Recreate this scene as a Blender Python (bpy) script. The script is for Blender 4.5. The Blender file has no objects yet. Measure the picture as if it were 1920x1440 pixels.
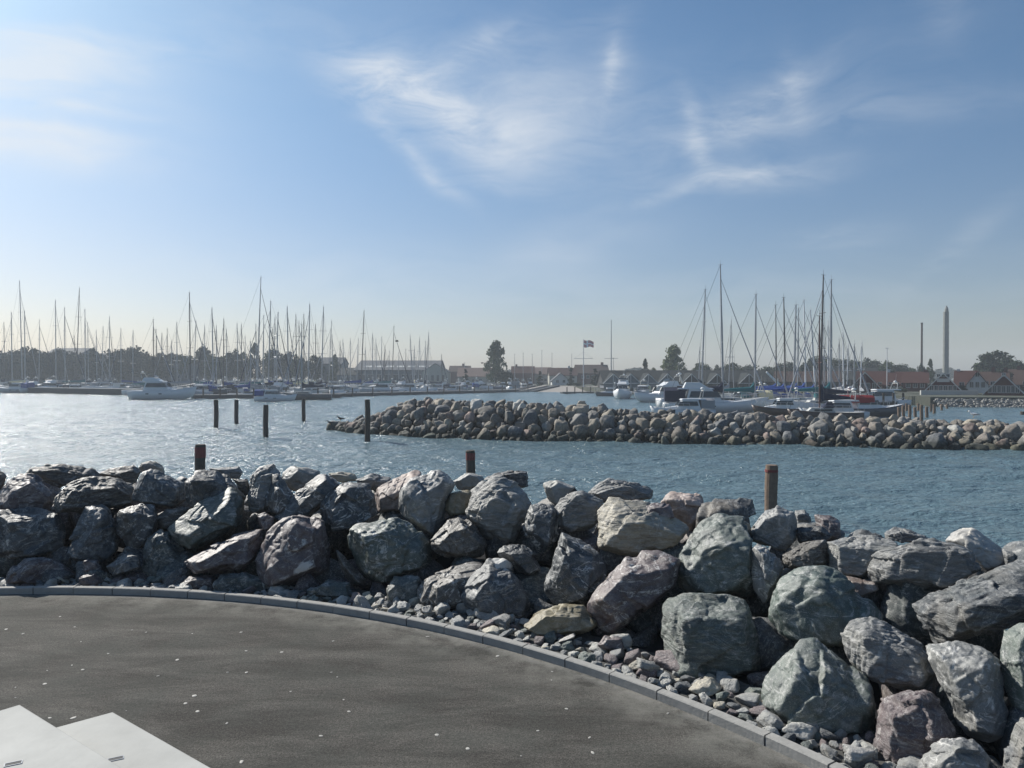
import bpy, bmesh, math, random
import numpy as np
from mathutils import Vector, Matrix, Euler
R = math.radians
C = bpy.context.scene.collection
SC = bpy.context.scene
random.seed(7); RNG = np.random.default_rng(7)
F = 1387.0; HY = 706.0; CAMZ = 2.7; WZ = -1.3          # pixels, horizon row, camera and water heights (m)

# ---------------------------------------------------------------- camera
cd = bpy.data.cameras.new('camera'); cam = bpy.data.objects.new('camera', cd); C.objects.link(cam)
cd.sensor_width = 36; cd.lens = F/1920*36; cd.clip_end = 6000; cd.clip_start = 0.1
PITCH = math.atan((720-HY)/F)
cam.location = (0, 0, CAMZ); cam.rotation_euler = (math.pi/2-PITCH, 0, 0); SC.camera = cam

def ray(px, py):
    v = np.array([(px-960)/F, 1.0, (720-py)/F]); c, s = math.cos(PITCH), math.sin(PITCH)
    w = np.array([v[0], v[1]*c+v[2]*s, v[2]*c-v[1]*s]); return w/np.linalg.norm(w)
def PX(px, y): return (px-960)/F*y
def PZ(py, y): return CAMZ-(py-HY)/F*y

# ---------------------------------------------------------------- sun and sky
SUN_AZ = R(-49); SUN_EL = R(36)                        # azimuth measured from the view axis, negative = left
sd = bpy.data.lights.new('sun', 'SUN'); sun = bpy.data.objects.new('sun', sd); C.objects.link(sun)
sd.energy = 5.0; sd.angle = R(0.5); sd.color = (1.0, 0.955, 0.88)
sv = Vector((math.sin(SUN_AZ)*math.cos(SUN_EL), math.cos(SUN_AZ)*math.cos(SUN_EL), math.sin(SUN_EL)))
sun.rotation_euler = sv.to_track_quat('Z', 'Y').to_euler()
SC.view_settings.view_transform = 'Standard'; SC.view_settings.look = 'None'
SC.view_settings.gamma = 1; SC.view_settings.exposure = 0.5
SC.view_settings.use_curve_mapping = False

class NT:
    def __init__(s, tree): s.t = tree; s.n = tree.nodes; s.l = tree.links
    def node(s, typ, **kw):
        o = s.n.new(typ)
        for k, v in kw.items(): setattr(o, k, v)
        return o
    def put(s, sock, v):
        if hasattr(v, 'is_output'): s.l.new(v, sock)
        elif v is not None:
            if isinstance(v, (tuple, list)) and len(v) == 3 and sock.type == 'RGBA': v = (*v, 1)
            sock.default_value = v
    def math(s, op, a, b=None, c=None, clamp=False):
        o = s.node('ShaderNodeMath', operation=op); o.use_clamp = clamp
        s.put(o.inputs[0], a)
        if b is not None: s.put(o.inputs[1], b)
        if c is not None: s.put(o.inputs[2], c)
        return o.outputs[0]
    def vec(s, op, a, b=None):
        o = s.node('ShaderNodeVectorMath', operation=op); s.put(o.inputs[0], a)
        if b is not None: s.put(o.inputs[1], b)
        return o.outputs[0]
    def noise(s, v, scale, detail=4, rough=.55, dist=0, dim='3D', out=0):
        o = s.node('ShaderNodeTexNoise'); o.noise_dimensions = dim
        if v is not None: s.put(o.inputs['Vector'], v)
        o.inputs['Scale'].default_value = scale; o.inputs['Detail'].default_value = detail
        o.inputs['Roughness'].default_value = rough; o.inputs['Distortion'].default_value = dist
        return o.outputs[out]
    def map(s, v, scale=(1,1,1), rot=(0,0,0), loc=(0,0,0)):
        o = s.node('ShaderNodeMapping'); s.put(o.inputs[0], v); o.inputs['Scale'].default_value = scale
        o.inputs['Rotation'].default_value = rot; o.inputs['Location'].default_value = loc; return o.outputs[0]
    def ramp(s, f, stops, interp='LINEAR'):
        o = s.node('ShaderNodeValToRGB'); s.put(o.inputs[0], f); r = o.color_ramp; r.interpolation = interp
        while len(r.elements) < len(stops): r.elements.new(.5)
        for e, (p, c) in zip(r.elements, stops):
            e.position = p; e.color = (c, c, c, 1) if isinstance(c, (int, float)) else (*c, 1)
        return o.outputs[0]
    def mix(s, f, a, b, blend='MIX'):
        o = s.node('ShaderNodeMix', data_type='RGBA', blend_type=blend)
        s.put(o.inputs[0], f); s.put(o.inputs[6], a); s.put(o.inputs[7], b); return o.outputs[2]
    def smooth(s, x, a, b):
        o = s.node('ShaderNodeMapRange', interpolation_type='SMOOTHSTEP'); s.put(o.inputs[0], x)
        o.inputs[1].default_value = a; o.inputs[2].default_value = b; return o.outputs[0]

W = bpy.data.worlds.new('World'); SC.world = W; W.use_nodes = True
w = NT(W.node_tree); w.n.clear()
sky = w.node('ShaderNodeTexSky', sky_type='NISHITA'); sky.sun_disc = False
sky.sun_elevation = SUN_EL; sky.sun_rotation = SUN_AZ
sky.air_density = 1.0; sky.dust_density = 1.0; sky.ozone_density = 2.0; sky.altitude = 0
tc = w.node('ShaderNodeTexCoord').outputs['Generated']
sx = w.node('ShaderNodeSeparateXYZ'); w.put(sx.inputs[0], tc)
az = w.math('ARCTAN2', sx.outputs[0], sx.outputs[1])
el = w.math('ARCSINE', sx.outputs[2])
cxyz = w.node('ShaderNodeCombineXYZ'); w.put(cxyz.inputs[0], az); w.put(cxyz.inputs[1], el)
ae = cxyz.outputs[0]
warp = w.noise(ae, 5, 3, .5, out=1)
wv = w.vec('SUBTRACT', warp, (.5, .5, .5)); wv = w.vec('MULTIPLY', wv, (.07, .07, 0))
aew = w.vec('ADD', ae, wv)
def azel(px, py):
    v = ray(px, py); return math.atan2(v[0], v[1]), math.asin(v[2])
def blob(px, py, rx, ry, ang, k, field):               # a wisp of cirrus: soft ellipse x streaked noise
    a, e = azel(px, py)
    v = w.vec('SUBTRACT', aew, (a, e, 0))
    v = w.map(v, rot=(0, 0, R(ang)))
    v = w.vec('MULTIPLY', v, (F/rx, F/ry, 0))
    d = w.node('ShaderNodeVectorMath', operation='DOT_PRODUCT'); w.put(d.inputs[0], v); w.put(d.inputs[1], v)
    g = w.math('EXPONENT', w.math('MULTIPLY', d.outputs['Value'], -1.0))
    return w.math('MULTIPLY', w.math('MULTIPLY', g, k), field)
fA = w.ramp(w.noise(w.map(aew, (3, 12, 1), (0, 0, R(-12))), 2.2, 8, .62, .6), [(.36, 0), (.66, 1)])
fB = w.ramp(w.noise(w.map(aew, (16, 4.5, 1), (0, 0, R(24))), 1.5, 9, .62, .3), [(.34, 0), (.72, 1)])
fC = w.ramp(w.noise(w.map(aew, (5, 17, 1), (0, 0, R(-28))), 1.7, 10, .68, .45), [(.32, .10), (.70, 1.0)])
fS = w.ramp(w.noise(w.map(aew, (2.2, 9, 1), (0, 0, R(-4))), 2.0, 7, .55, .2), [(.30, .25), (.62, 1)])
wisps = [
 (40, 120, 180, 40, -5, .9, fS), (90, 165, 150, 15, 3, .60, fA), (60, 195, 190, 12, 2, .70, fA), (10, 262, 170, 34, 2, 1.3, fS), (60, 240, 170, 10, 3, .60, fA), (90, 200, 230, 110, 0, .30, fS), (140, 80, 170, 26, -8, .45, fA), (60, 60, 150, 14, -10, .40, fA), (330, 90, 240, 60, -20, .20, fA),
 (690, 152, 80, 40, 10, .75, fC), (760, 165, 120, 48, 22, .60, fC), (850, 235, 140, 42, 34, .60, fC), (960, 265, 110, 46, 18, .70, fS), (1010, 190, 130, 60, -10, .50, fS), (890, 100, 100, 18, -28, .50, fA), (1000, 75, 150, 26, -14, .28, fA),
 (740, 265, 120, 18, 40, .45, fC), (820, 345, 64, 15, 42, .45, fC), (880, 190, 250, 100, 14, .30, fC), (920, 345, 60, 18, 5, .50, fC), (1138, 130, 13, 58, 12, .36, fC), (1150, 105, 34, 70, 8, .30, fC),
 (1050, 210, 260, 110, 0, .20, fC), (1450, 185, 110, 24, -32, .50, fA), (1500, 150, 20, 60, -14, .34, fC), (1286, 245, 17, 54, -14, .50, fC), (1300, 300, 34, 16, 50, .35, fC), (1390, 215, 130, 34, -24, .34, fC),
 (1400, 220, 300, 80, -10, .22, fC), (1290, 360, 130, 15, -12, .50, fC), (1430, 332, 140, 26, -5, .52, fC), (1640, 215, 190, 30, 3, .30, fA),
 (1060, 470, 160, 45, -10, .35, fS), (1570, 440, 80, 20, 0, .30, fC), (1000, 560, 900, 60, 0, .16, fA), (300, 480, 500, 40, 0, .18, fA), (1800, 450, 90, 16, -34, .26, fA), (1770, 20, 30, 50, 0, .2, fC)]
tot = None
for b in wisps:
    o = blob(*b); tot = o if tot is None else w.math('ADD', tot, o)
tot = w.math('MINIMUM', w.math('MULTIPLY', tot, .62), .66)
skyc = w.mix(1.0, sky.outputs[0], w.mix(w.smooth(el, .02, .42), (1.17, 1.17, 1.28), (.99, 1.30, 1.46)), 'MULTIPLY')
col = w.mix(tot, skyc, (12.0, 12.4, 12.8))
bg = w.node('ShaderNodeBackground'); w.put(bg.inputs[0], col); bg.inputs[1].default_value = 0.050
wo = w.node('ShaderNodeOutputWorld'); w.l.new(bg.outputs[0], wo.inputs[0])

# ---------------------------------------------------------------- helpers
def tag(o, label=None, cat=None, group=None, kind=None, part=False):
    if label: o['label'] = label
    if cat: o['category'] = cat
    if group: o['group'] = group
    if kind: o['kind'] = kind
    return o
def link(name, me, parent=None, loc=(0,0,0), rotz=0):
    o = bpy.data.objects.new(name, me); C.objects.link(o); o.location = loc; o.rotation_euler = (0, 0, rotz)
    if parent is not None: o.parent = parent
    return o
def empty(name, loc, rotz=0): 
    o = link(name, None, None, loc, rotz); o.empty_display_size = .2; return o
def mesh_np(name, v, f, mat=None, smooth=True):
    v = np.asarray(v, np.float32); f = np.asarray(f, np.int32); me = bpy.data.meshes.new(name)
    k = f.shape[1]
    me.vertices.add(len(v)); me.vertices.foreach_set('co', v.ravel())
    me.loops.add(f.size); me.loops.foreach_set('vertex_index', f.ravel())
    me.polygons.add(len(f)); me.polygons.foreach_set('loop_start', np.arange(0, f.size, k, dtype=np.int32))
    me.polygons.foreach_set('loop_total', np.full(len(f), k, np.int32))
    me.polygons.foreach_set('use_smooth', np.full(len(f), smooth, bool))
    me.update(); me.validate()
    if mat: me.materials.append(mat)
    return me

class MB:
    def __init__(s): s.v = []; s.f = []
    def add(s, vs, fs):
        n = len(s.v); s.v += [tuple(p) for p in vs]; s.f += [tuple(i+n for i in f) for f in fs]; return s
    def box(s, x0, x1, y0, y1, z0, z1, M=None):
        vs = [(x,y,z) for z in (z0,z1) for x,y in ((x0,y0),(x1,y0),(x1,y1),(x0,y1))]
        if M is not None: vs = [M @ Vector(p) for p in vs]
        return s.add(vs, [(3,2,1,0),(4,5,6,7),(0,1,5,4),(1,2,6,5),(2,3,7,6),(3,0,4,7)])
    def tube(s, a, b, r, r2=None, n=6):
        a, b = Vector(a), Vector(b); r2 = r if r2 is None else r2; d = (b-a)
        if d.length < 1e-6: return s
        q = d.to_track_quat('Z', 'Y'); vs = []
        for p, rr in ((a, r), (b, r2)):
            for i in range(n):
                t = 2*math.pi*i/n; vs.append(p+q @ Vector((rr*math.cos(t), rr*math.sin(t), 0)))
        return s.add(vs, [tuple(range(n-1,-1,-1)), tuple(range(n,2*n))]+[(i,(i+1)%n,n+(i+1)%n,n+i) for i in range(n)])
    def loft(s, secs, cap=True, close=True):
        n = len(secs[0]); vs = [p for sec in secs for p in sec]; fs = []
        for k in range(len(secs)-1):
            for i in range(n if close else n-1):
                j = (i+1) % n; fs.append((k*n+i, k*n+j, (k+1)*n+j, (k+1)*n+i))
        if cap: fs += [tuple(range(n-1,-1,-1)), tuple((len(secs)-1)*n+i for i in range(n))]
        return s.add(vs, fs)
    def prism(s, pts, z0, z1):
        n = len(pts); return s.add([(x,y,z0) for x,y in pts]+[(x,y,z1) for x,y in pts],
            [tuple(range(n-1,-1,-1)), tuple(range(n,2*n))]+[(i,(i+1)%n,n+(i+1)%n,n+i) for i in range(n)])
    def ell(s, c, r, nu=8, nv=6):
        secs = []
        for k in range(nv+1):
            t = math.pi*(k+.02)/(nv+.04); secs.append([(c[0]+r[0]*math.sin(t)*math.cos(2*math.pi*i/nu), c[1]+r[1]*math.sin(t)*math.sin(2*math.pi*i/nu), c[2]-r[2]*math.cos(t)) for i in range(nu)])
        return s.loft(secs)
    def build(s, name, mat, parent=None, smooth=False, loc=(0,0,0), rotz=0):
        me = bpy.data.meshes.new(name); me.from_pydata(s.v, [], s.f)
        bm = bmesh.new(); bm.from_mesh(me); bmesh.ops.recalc_face_normals(bm, faces=bm.faces); bm.to_mesh(me); bm.free()
        if smooth: me.polygons.foreach_set('use_smooth', [True]*len(me.polygons))
        me.materials.append(mat); return link(name, me, parent, loc, rotz)

# vectorised gradient noise
_perm = np.random.default_rng(3).permutation(256); _perm = np.concatenate([_perm, _perm, _perm])
_g = np.random.default_rng(4).normal(size=(256, 3)); _g /= np.linalg.norm(_g, axis=1)[:, None]
def pn(p):
    i = np.floor(p).astype(int); f = p-i; u = f*f*f*(f*(f*6-15)+10); i &= 255; out = 0
    for dx in (0, 1):
        for dy in (0, 1):
            for dz in (0, 1):
                h = _perm[_perm[_perm[(i[:,0]+dx)&255]+((i[:,1]+dy)&255)]+((i[:,2]+dz)&255)]
                g = (_g[h]*(f-np.array([dx,dy,dz]))).sum(1)
                wt = (u[:,0] if dx else 1-u[:,0])*(u[:,1] if dy else 1-u[:,1])*(u[:,2] if dz else 1-u[:,2])
                out = out+g*wt
    return out
def fbm(p, o=4, g=.5):
    a = 1; t = 0
    for k in range(o): t = t+a*pn(p*2**k+17.3*k); a *= g
    return t

# ---------------------------------------------------------------- materials
def mat(name, col, rough=.6, metal=0, bump=0, bscale=20, var=0, vscale=3, spec=None, coat=0):
    m = bpy.data.materials.new(name); m.use_nodes = True; t = NT(m.node_tree); p = t.n['Principled BSDF']
    co = t.node('ShaderNodeTexCoord').outputs['Object']
    if var: t.put(p.inputs['Base Color'], t.mix(t.noise(co, vscale, 5), tuple(c*(1-var) for c in col), tuple(min(1, c*(1+var)) for c in col)))
    else: p.inputs['Base Color'].default_value = (*col, 1)
    p.inputs['Roughness'].default_value = rough; p.inputs['Metallic'].default_value = metal
    if spec is None and rough >= .75: spec = .14
    if spec is not None: p.inputs['Specular IOR Level'].default_value = spec
    if coat: p.inputs['Coat Weight'].default_value = coat
    if bump:
        b = t.node('ShaderNodeBump'); b.inputs['Strength'].default_value = bump; b.inputs['Distance'].default_value = .006
        t.put(b.inputs['Height'], t.noise(co, bscale, 5)); t.l.new(b.outputs[0], p.inputs['Normal'])
    return m

def rock_mat(name, layered=0., vein=.5, fine=1., rough=.70, patch=0., wet=None, spec=.75):
    m = bpy.data.materials.new(name); m.use_nodes = True; t = NT(m.node_tree); p = t.n['Principled BSDF']
    oi = t.node('ShaderNodeObjectInfo'); co = t.node('ShaderNodeTexCoord').outputs['Object']
    off = t.vec('MULTIPLY', (1,1,1), None); rnd = t.math('MULTIPLY', oi.outputs['Random'], 40)
    cb = t.node('ShaderNodeCombineXYZ'); [t.put(cb.inputs[i], rnd) for i in range(3)]
    v = t.vec('ADD', co, cb.outputs[0])
    va = t.map(v, (1, 1, 3.5 if layered else 1.2), (R(25), R(20), 0))
    base = oi.outputs['Color']
    n1 = t.noise(va, 2.2, 8, .62, .8)
    n2 = t.noise(va, 9, 8, .7, .4)
    c = t.mix(t.ramp(n1, [(.3, 0), (.7, 1)]), t.mix(1, base, (.50, .53, .60), 'MULTIPLY'), t.mix(1, base, (1.40, 1.36, 1.26), 'MULTIPLY'))
    c = t.mix(t.ramp(t.noise(v, 21, 9, .78, .5), [(.30, .55), (.50, 0)]), c, t.mix(1, c, (.30, .32, .36), 'MULTIPLY'))
    c = t.mix(t.ramp(n2, [(.48, 0), (.68, .95)]), c, t.mix(.34, t.mix(1, base, (1.3, 1.3, 1.3), 'MULTIPLY'), (.48, .46, .43)))
    # mineral veins
    vn = t.noise(t.map(v, (1, 1, 1.8), (R(40), R(-30), R(20))), 2.0, 6, .6, 1.2)
    vd = t.math('ABSOLUTE', t.math('SUBTRACT', vn, .5))
    vm = t.ramp(vd, [(0, 1), (.018, 0)])
    vm = t.math('MULTIPLY', vm, t.math('MULTIPLY', t.ramp(n2, [(.40, 0), (.52, 1)]), vein*.9))
    c = t.mix(vm, c, (.60, .59, .56))
    rust = t.math('MULTIPLY', t.ramp(t.noise(v, 1.1, 5), [(.60, 0), (.72, 1)]), .25)
    c = t.mix(rust, c, (.26, .20, .12))
    if patch:
        pm = t.ramp(t.noise(v, 1.6, 7, .65, .5), [(.57, 0), (.60, 1)]); c = t.mix(t.math('MULTIPLY', pm, patch), c, (.62, .60, .55))
    sp = t.ramp(t.noise(v, 130, 2, .5), [(.58, 0), (.72, .35)]); c = t.mix(sp, c, (.55, .54, .52))
    if wet is not None:                                  # algae and wet band just above the water
        ge = t.node('ShaderNodeNewGeometry'); sp_ = t.node('ShaderNodeSeparateXYZ'); t.put(sp_.inputs[0], ge.outputs['Position'])
        hz = t.math('ADD', sp_.outputs[2], t.math('MULTIPLY', n1, .5)); c = t.mix(t.math('SUBTRACT', 1.0, t.smooth(hz, wet+.45, wet+.95)), c, t.mix(1, c, (.22, .25, .22), 'MULTIPLY'))
    t.put(p.inputs['Base Color'], c); p.inputs['Roughness'].default_value = rough
    p.inputs['Specular IOR Level'].default_value = spec
    t.put(p.inputs['Roughness'], t.ramp(n2, [(.35, rough-.24), (.7, rough)]))
    rg = t.node('ShaderNodeTexNoise', noise_type='RIDGED_MULTIFRACTAL'); t.put(rg.inputs['Vector'], va); rg.inputs['Scale'].default_value = 4.5; rg.inputs['Detail'].default_value = 7
    h = t.math('ADD', t.math('MULTIPLY', rg.outputs[0], .38), t.math('MULTIPLY', t.noise(v, 38, 6, .7), .22*fine))
    if layered:
        h = t.math('ADD', h, t.math('MULTIPLY', t.noise(t.map(v, (1, 1, 7), (R(25), R(20), 0)), 3.5, 6, .65, .3), layered))
    b = t.node('ShaderNodeBump'); b.inputs['Strength'].default_value = 1.0; b.inputs['Distance'].default_value = .036*fine
    t.put(b.inputs['Height'], h); t.l.new(b.outputs[0], p.inputs['Normal'])
    return m
RM = {'plain': rock_mat('rock_slate'), 'layer': rock_mat('rock_layered', 1.2, .4), 'vein': rock_mat('rock_veined', 0, .9),
      'sea': rock_mat('rock_seaside', 0, .1, .7, .95, wet=WZ, spec=.3), 'gran': rock_mat('rock_granite', 0, .1, .7, .8), 'patch': rock_mat('rock_patched', 0, .6, patch=.8)}
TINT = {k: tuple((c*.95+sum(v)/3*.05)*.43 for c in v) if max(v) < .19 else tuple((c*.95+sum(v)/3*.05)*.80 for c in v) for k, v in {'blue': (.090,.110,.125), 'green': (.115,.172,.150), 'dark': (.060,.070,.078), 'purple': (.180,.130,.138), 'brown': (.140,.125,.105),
        'tan': (.33,.30,.235), 'pink': (.38,.29,.25), 'ochre': (.20,.17,.10), 'pale': (.30,.30,.28), 'grey': (.205,.21,.205), 'teal': (.060,.105,.108), 'white': (.48,.47,.45), 'lgreen': (.140,.185,.165)}.items()}

# asphalt
def asphalt():
    m = bpy.data.materials.new('asphalt'); m.use_nodes = True; t = NT(m.node_tree); p = t.n['Principled BSDF']
    co = t.node('ShaderNodeTexCoord').outputs['Object']
    big = t.noise(t.map(co, (.8, 2.6, 1), (0, 0, R(28))), 1.0, 8, .68, .5)
    c = t.mix(t.ramp(big, [(.40, 0), (.60, 1)]), (.050, .047, .043), (.100, .095, .087))
    fine = t.noise(co, 85, 4, .75); c = t.mix(t.ramp(fine, [(.38, 0), (.64, 1)]), t.mix(1, c, (.42,.42,.42), 'MULTIPLY'), t.mix(1, c, (1.6,1.6,1.58), 'MULTIPLY'))
    c = t.mix(t.ramp(t.noise(co, 1.7, 6, .7), [(.42, 0), (.62, .5)]), c, (.058, .062, .056))
    mid = t.noise(co, 34, 6, .75); c = t.mix(t.ramp(mid, [(.35, 0), (.7, 1)]), t.mix(1, c, (.66,.66,.66), 'MULTIPLY'), t.mix(1, c, (1.34,1.33,1.30), 'MULTIPLY'))
    vo = t.node('ShaderNodeTexVoronoi'); t.put(vo.inputs['Vector'], co); vo.inputs['Scale'].default_value = 42
    s1 = t.ramp(vo.outputs['Distance'], [(.0, 1), (.13, 0)])
    wn = t.node('ShaderNodeTexWhiteNoise'); t.put(wn.inputs[0], vo.outputs['Position']); s1 = t.math('MULTIPLY', s1, t.ramp(wn.outputs[0], [(.90, 0), (.93, .7)]))
    c = t.mix(s1, c, (.42, .41, .38))
    # pale dust gathered along the kerb
    d = t.node('ShaderNodeVectorMath', operation='DISTANCE'); t.put(d.inputs[0], co); d.inputs[1].default_value = (CX, CY, 0)
    dd = t.math('SUBTRACT', d.outputs['Value'], CR)
    k = t.smooth(dd, -.75, -.05); k = t.math('MULTIPLY', k, t.ramp(t.noise(co, 2.4, 7, .72), [(.42, 0), (.66, .8)]))
    c = t.mix(k, c, (.19, .185, .165))
    k2 = t.math('MULTIPLY', t.smooth(dd, -.16, -.01), t.ramp(t.noise(co, 9, 5, .7), [(.35, .1), (.6, .7)])); c = t.mix(k2, c, (.22, .215, .20))
    t.put(p.inputs['Base Color'], c); p.inputs['Roughness'].default_value = .9; p.inputs['Specular IOR Level'].default_value = .18
    b = t.node('ShaderNodeBump'); b.inputs['Strength'].default_value = 1.0; b.inputs['Distance'].default_value = .007
    t.put(b.inputs['Height'], t.math('ADD', t.noise(co, 120, 4, .7), t.math('MULTIPLY', big, 1.5))); t.l.new(b.outputs[0], p.inputs['Normal'])
    return m
# circle of the kerb, fitted to its course on the ground
_kp = [(PX(px, 3634/(py-HY)), 3634/(py-HY)) for px, py in ((0,1103),(337,1109),(600,1137),(830,1180),(1079,1236),(1242,1293),(1423,1380),(1525,1428))]
_A = np.array([[2*x, 2*y, 1] for x, y in _kp]); _s = np.linalg.lstsq(_A, np.array([x*x+y*y for x, y in _kp]), rcond=None)[0]
CX, CY = float(_s[0]), float(_s[1]); CR = math.sqrt(_s[2]+CX*CX+CY*CY)
print('KERB', CX, CY, CR)
M = {
 'asphalt': asphalt(),
 'kerb': mat('kerb_concrete', (.29,.285,.27), .8, bump=.6, bscale=45, var=.25, vscale=14),
 'slab': mat('white_stone', (.39,.39,.37), .75, bump=.35, bscale=18, var=.3, vscale=2.2),
 'slot': mat('dark_slot', (.10,.10,.10), .8),
 'wood': mat('wet_timber', (.075,.062,.052), .8, bump=.8, bscale=30, var=.35, vscale=8),
 'wood2': mat('weathered_timber', (.17,.125,.095), .85, bump=.9, bscale=26, var=.4, vscale=10),
 'redpaint': mat('worn_red_paint', (.15,.028,.025), .7, var=.5, vscale=14),
 'core': mat('gap_shade_rubble', (.018,.019,.021), .95, bump=1, bscale=5, var=.5, vscale=4),  # near-black colour paints in the shade of the gaps between rocks
 'gravel': mat('gravel', (.075,.075,.072), .9, bump=1, bscale=30, var=.6, vscale=28),
 'white': mat('white_gelcoat', (.60,.61,.62), .3, var=.05), 'offwhite': mat('offwhite_paint', (.42,.42,.40), .5, var=.08),
 'navy': mat('navy_gelcoat', (.03,.045,.09), .3), 'darkhull': mat('dark_hull', (.05,.055,.065), .4), 'greyhull': mat('grey_hull', (.28,.30,.33), .4),
 'woodhull': mat('varnished_hull', (.06,.035,.025), .4, var=.3), 'redhull': mat('red_hull', (.35,.03,.03), .4),
 'mast': mat('grey_aluminium', (.30,.31,.33), .45, .4), 'mastdark': mat('dark_mast', (.07,.065,.065), .6), 'mastwood': mat('red_wood_mast', (.075,.03,.028), .6),
 'mastpale': mat('pale_mast', (.55,.56,.58), .5),
 'wire': mat('rigging_wire', (.12,.13,.14), .6), 'sailroll': mat('furled_sail', (.30,.31,.34), .8),
 'bluecloth': mat('blue_canvas', (.02,.055,.22), .8, var=.3), 'navycloth': mat('navy_canvas', (.02,.025,.05), .85), 'greencloth': mat('teal_canvas', (.02,.12,.14), .8),
 'greycloth': mat('grey_canvas', (.25,.26,.28), .85), 'redcloth': mat('red_canvas', (.26,.025,.03), .8), 'creamcloth': mat('cream_canvas', (.6,.55,.36), .8),
 'glass': mat('dark_glass', (.02,.03,.04), .12), 'steel': mat('stainless_steel', (.5,.5,.5), .3, .8),
 'brick': mat('red_brick', (.10,.045,.04), .9, var=.2), 'redtimber': mat('falu_red_boards', (.085,.025,.024), .85, var=.2, vscale=2), 'redroof': mat('red_tiles', (.052,.024,.022), .9, var=.3, vscale=1.5),
 'brownroof': mat('brown_tiles', (.050,.032,.028), .9, var=.25), 'darkroof': mat('tarred_roof', (.022,.026,.028), .9, var=.2), 'greyroof': mat('grey_roof', (.085,.09,.10), .8, var=.15),
 'paleroof': mat('faded_pink_roof', (.14,.10,.088), .9, var=.2), 'whitewall': mat('whitewashed_wall', (.5,.5,.49), .8, var=.06), 'creamwall': mat('cream_wall', (.36,.35,.31), .8, var=.06), 'blackwall': mat('black_tarred_boards', (.04,.04,.042), .85, var=.2),
 'greywall': mat('grey_wall', (.13,.14,.155), .8, var=.1), 'concrete': mat('old_concrete', (.20,.21,.20), .9, var=.2), 'darkbark': mat('bark', (.05,.045,.04), .9),
 'pier': mat('dark_pier_face', (.055,.058,.065), .85, var=.3, vscale=1), 'pierdeck': mat('pier_deck', (.22,.22,.22), .85, var=.15), 'ground': mat('harbour_ground', (.075,.08,.065), .95, var=.35, vscale=.08),
 'leaf': mat('green_foliage', (.055,.080,.035), .8, var=.4, vscale=.5), 'leafpale': mat('pale_green_foliage', (.14,.17,.09), .8, var=.4, vscale=.5), 'leafdark': mat('dark_green_foliage', (.022,.036,.022), .8, var=.4, vscale=.5),
 'ramp': mat('pale_ramp', (.27,.25,.23), .9, var=.15), 'gull': mat('white_feathers', (.8,.8,.8), .8), 'gullwing': mat('grey_feathers', (.3,.32,.34), .8), 'darkbird': mat('dark_feathers', (.02,.02,.02), .8), 'beak': mat('yellow_beak', (.5,.3,.03), .6),
 'shell': mat('shell', (.40,.385,.35), .7, var=.15, vscale=40), 'flagred': mat('flag_red', (.62,.30,.30), .8), 'flagwhite': mat('flag_white', (.85,.85,.85), .8),
}
# water
def water_mat():
    m = bpy.data.materials.new('sea_water'); m.use_nodes = True; t = NT(m.node_tree); p = t.n['Principled BSDF']
    co = t.node('ShaderNodeTexCoord').outputs['Object']
    p.inputs['Base Color'].default_value = (.090, .145, .168, 1); p.inputs['Roughness'].default_value = .19
    p.inputs['IOR'].default_value = 1.33
    h = t.math('ADD', t.noise(t.map(co, (1, 1.7, 1), (0, 0, R(12))), 3.2, 4, .6, .4), t.math('MULTIPLY', t.noise(t.map(co, (1, 1.5, 1), (0, 0, R(-20))), .75, 4, .6, .3), 2.2))
    b = t.node('ShaderNodeBump'); b.inputs['Strength'].default_value = 1.0; b.inputs['Distance'].default_value = .16
    t.put(b.inputs['Height'], h); t.l.new(b.outputs[0], p.inputs['Normal'])
    return m
M['water'] = water_mat()

# ---------------------------------------------------------------- ground, water, land
def build_water():
    r = [4.0]
    while r[-1] < 900: r.append(r[-1]+min(max(.12, (r[-1]-35)*.006+.12), 8))
    r = np.array(r); a = np.concatenate([np.linspace(-180, -44, 60, endpoint=False), np.linspace(-44, 44, 860), np.linspace(44, 180, 60)[1:-1]])*math.pi/180
    RR, AA = np.meshgrid(r, a, indexing='ij'); x = (RR*np.sin(AA)).ravel(); y = (RR*np.cos(AA)).ravel()
    z = np.zeros_like(x); g = np.random.default_rng(11)
    for k in range(50):
        L = 0.36*1.075**k; L = min(L, 5); th = g.normal(R(250), .62); kx, ky = math.cos(th)*2*math.pi/L, math.sin(th)*2*math.pi/L
        amp = .0061*L**.8*g.uniform(.5, 1.3); ph = kx*x+ky*y+g.uniform(0, 6.28)
        z += amp*(np.sin(ph)+.25*np.sin(2*ph+1))
    mod = .75+.5*fbm(np.stack([x*.06, y*.09, x*0], 1), 2); z *= np.clip(mod, .35, 1.3)
    far = np.clip((RR.ravel()-150)/200, 0, 1); z *= (1-far)
    v = np.stack([x, y, z+WZ], 1); n, m = RR.shape
    i = np.arange(n-1)[:, None]*m; j = np.arange(m)[None]; j2 = (j+1) % m
    f = np.stack([i+j, i+m+j, i+m+j2, i+j2], -1).reshape(-1, 4)
    o = link('water', mesh_np('water', v, f[:, ::-1], M['water'])); tag(o, kind='structure')
build_water()

def disc_pts(r, n=160): return [(CX+r*math.cos(2*math.pi*i/n), CY+r*math.sin(2*math.pi*i/n)) for i in range(n)]
b = MB(); pts = disc_pts(CR-.001, 220); b.add([(x, y, 0) for x, y in pts], [tuple(range(220))])
o = b.build('pavement', M['asphalt']); tag(o, kind='structure')
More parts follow.
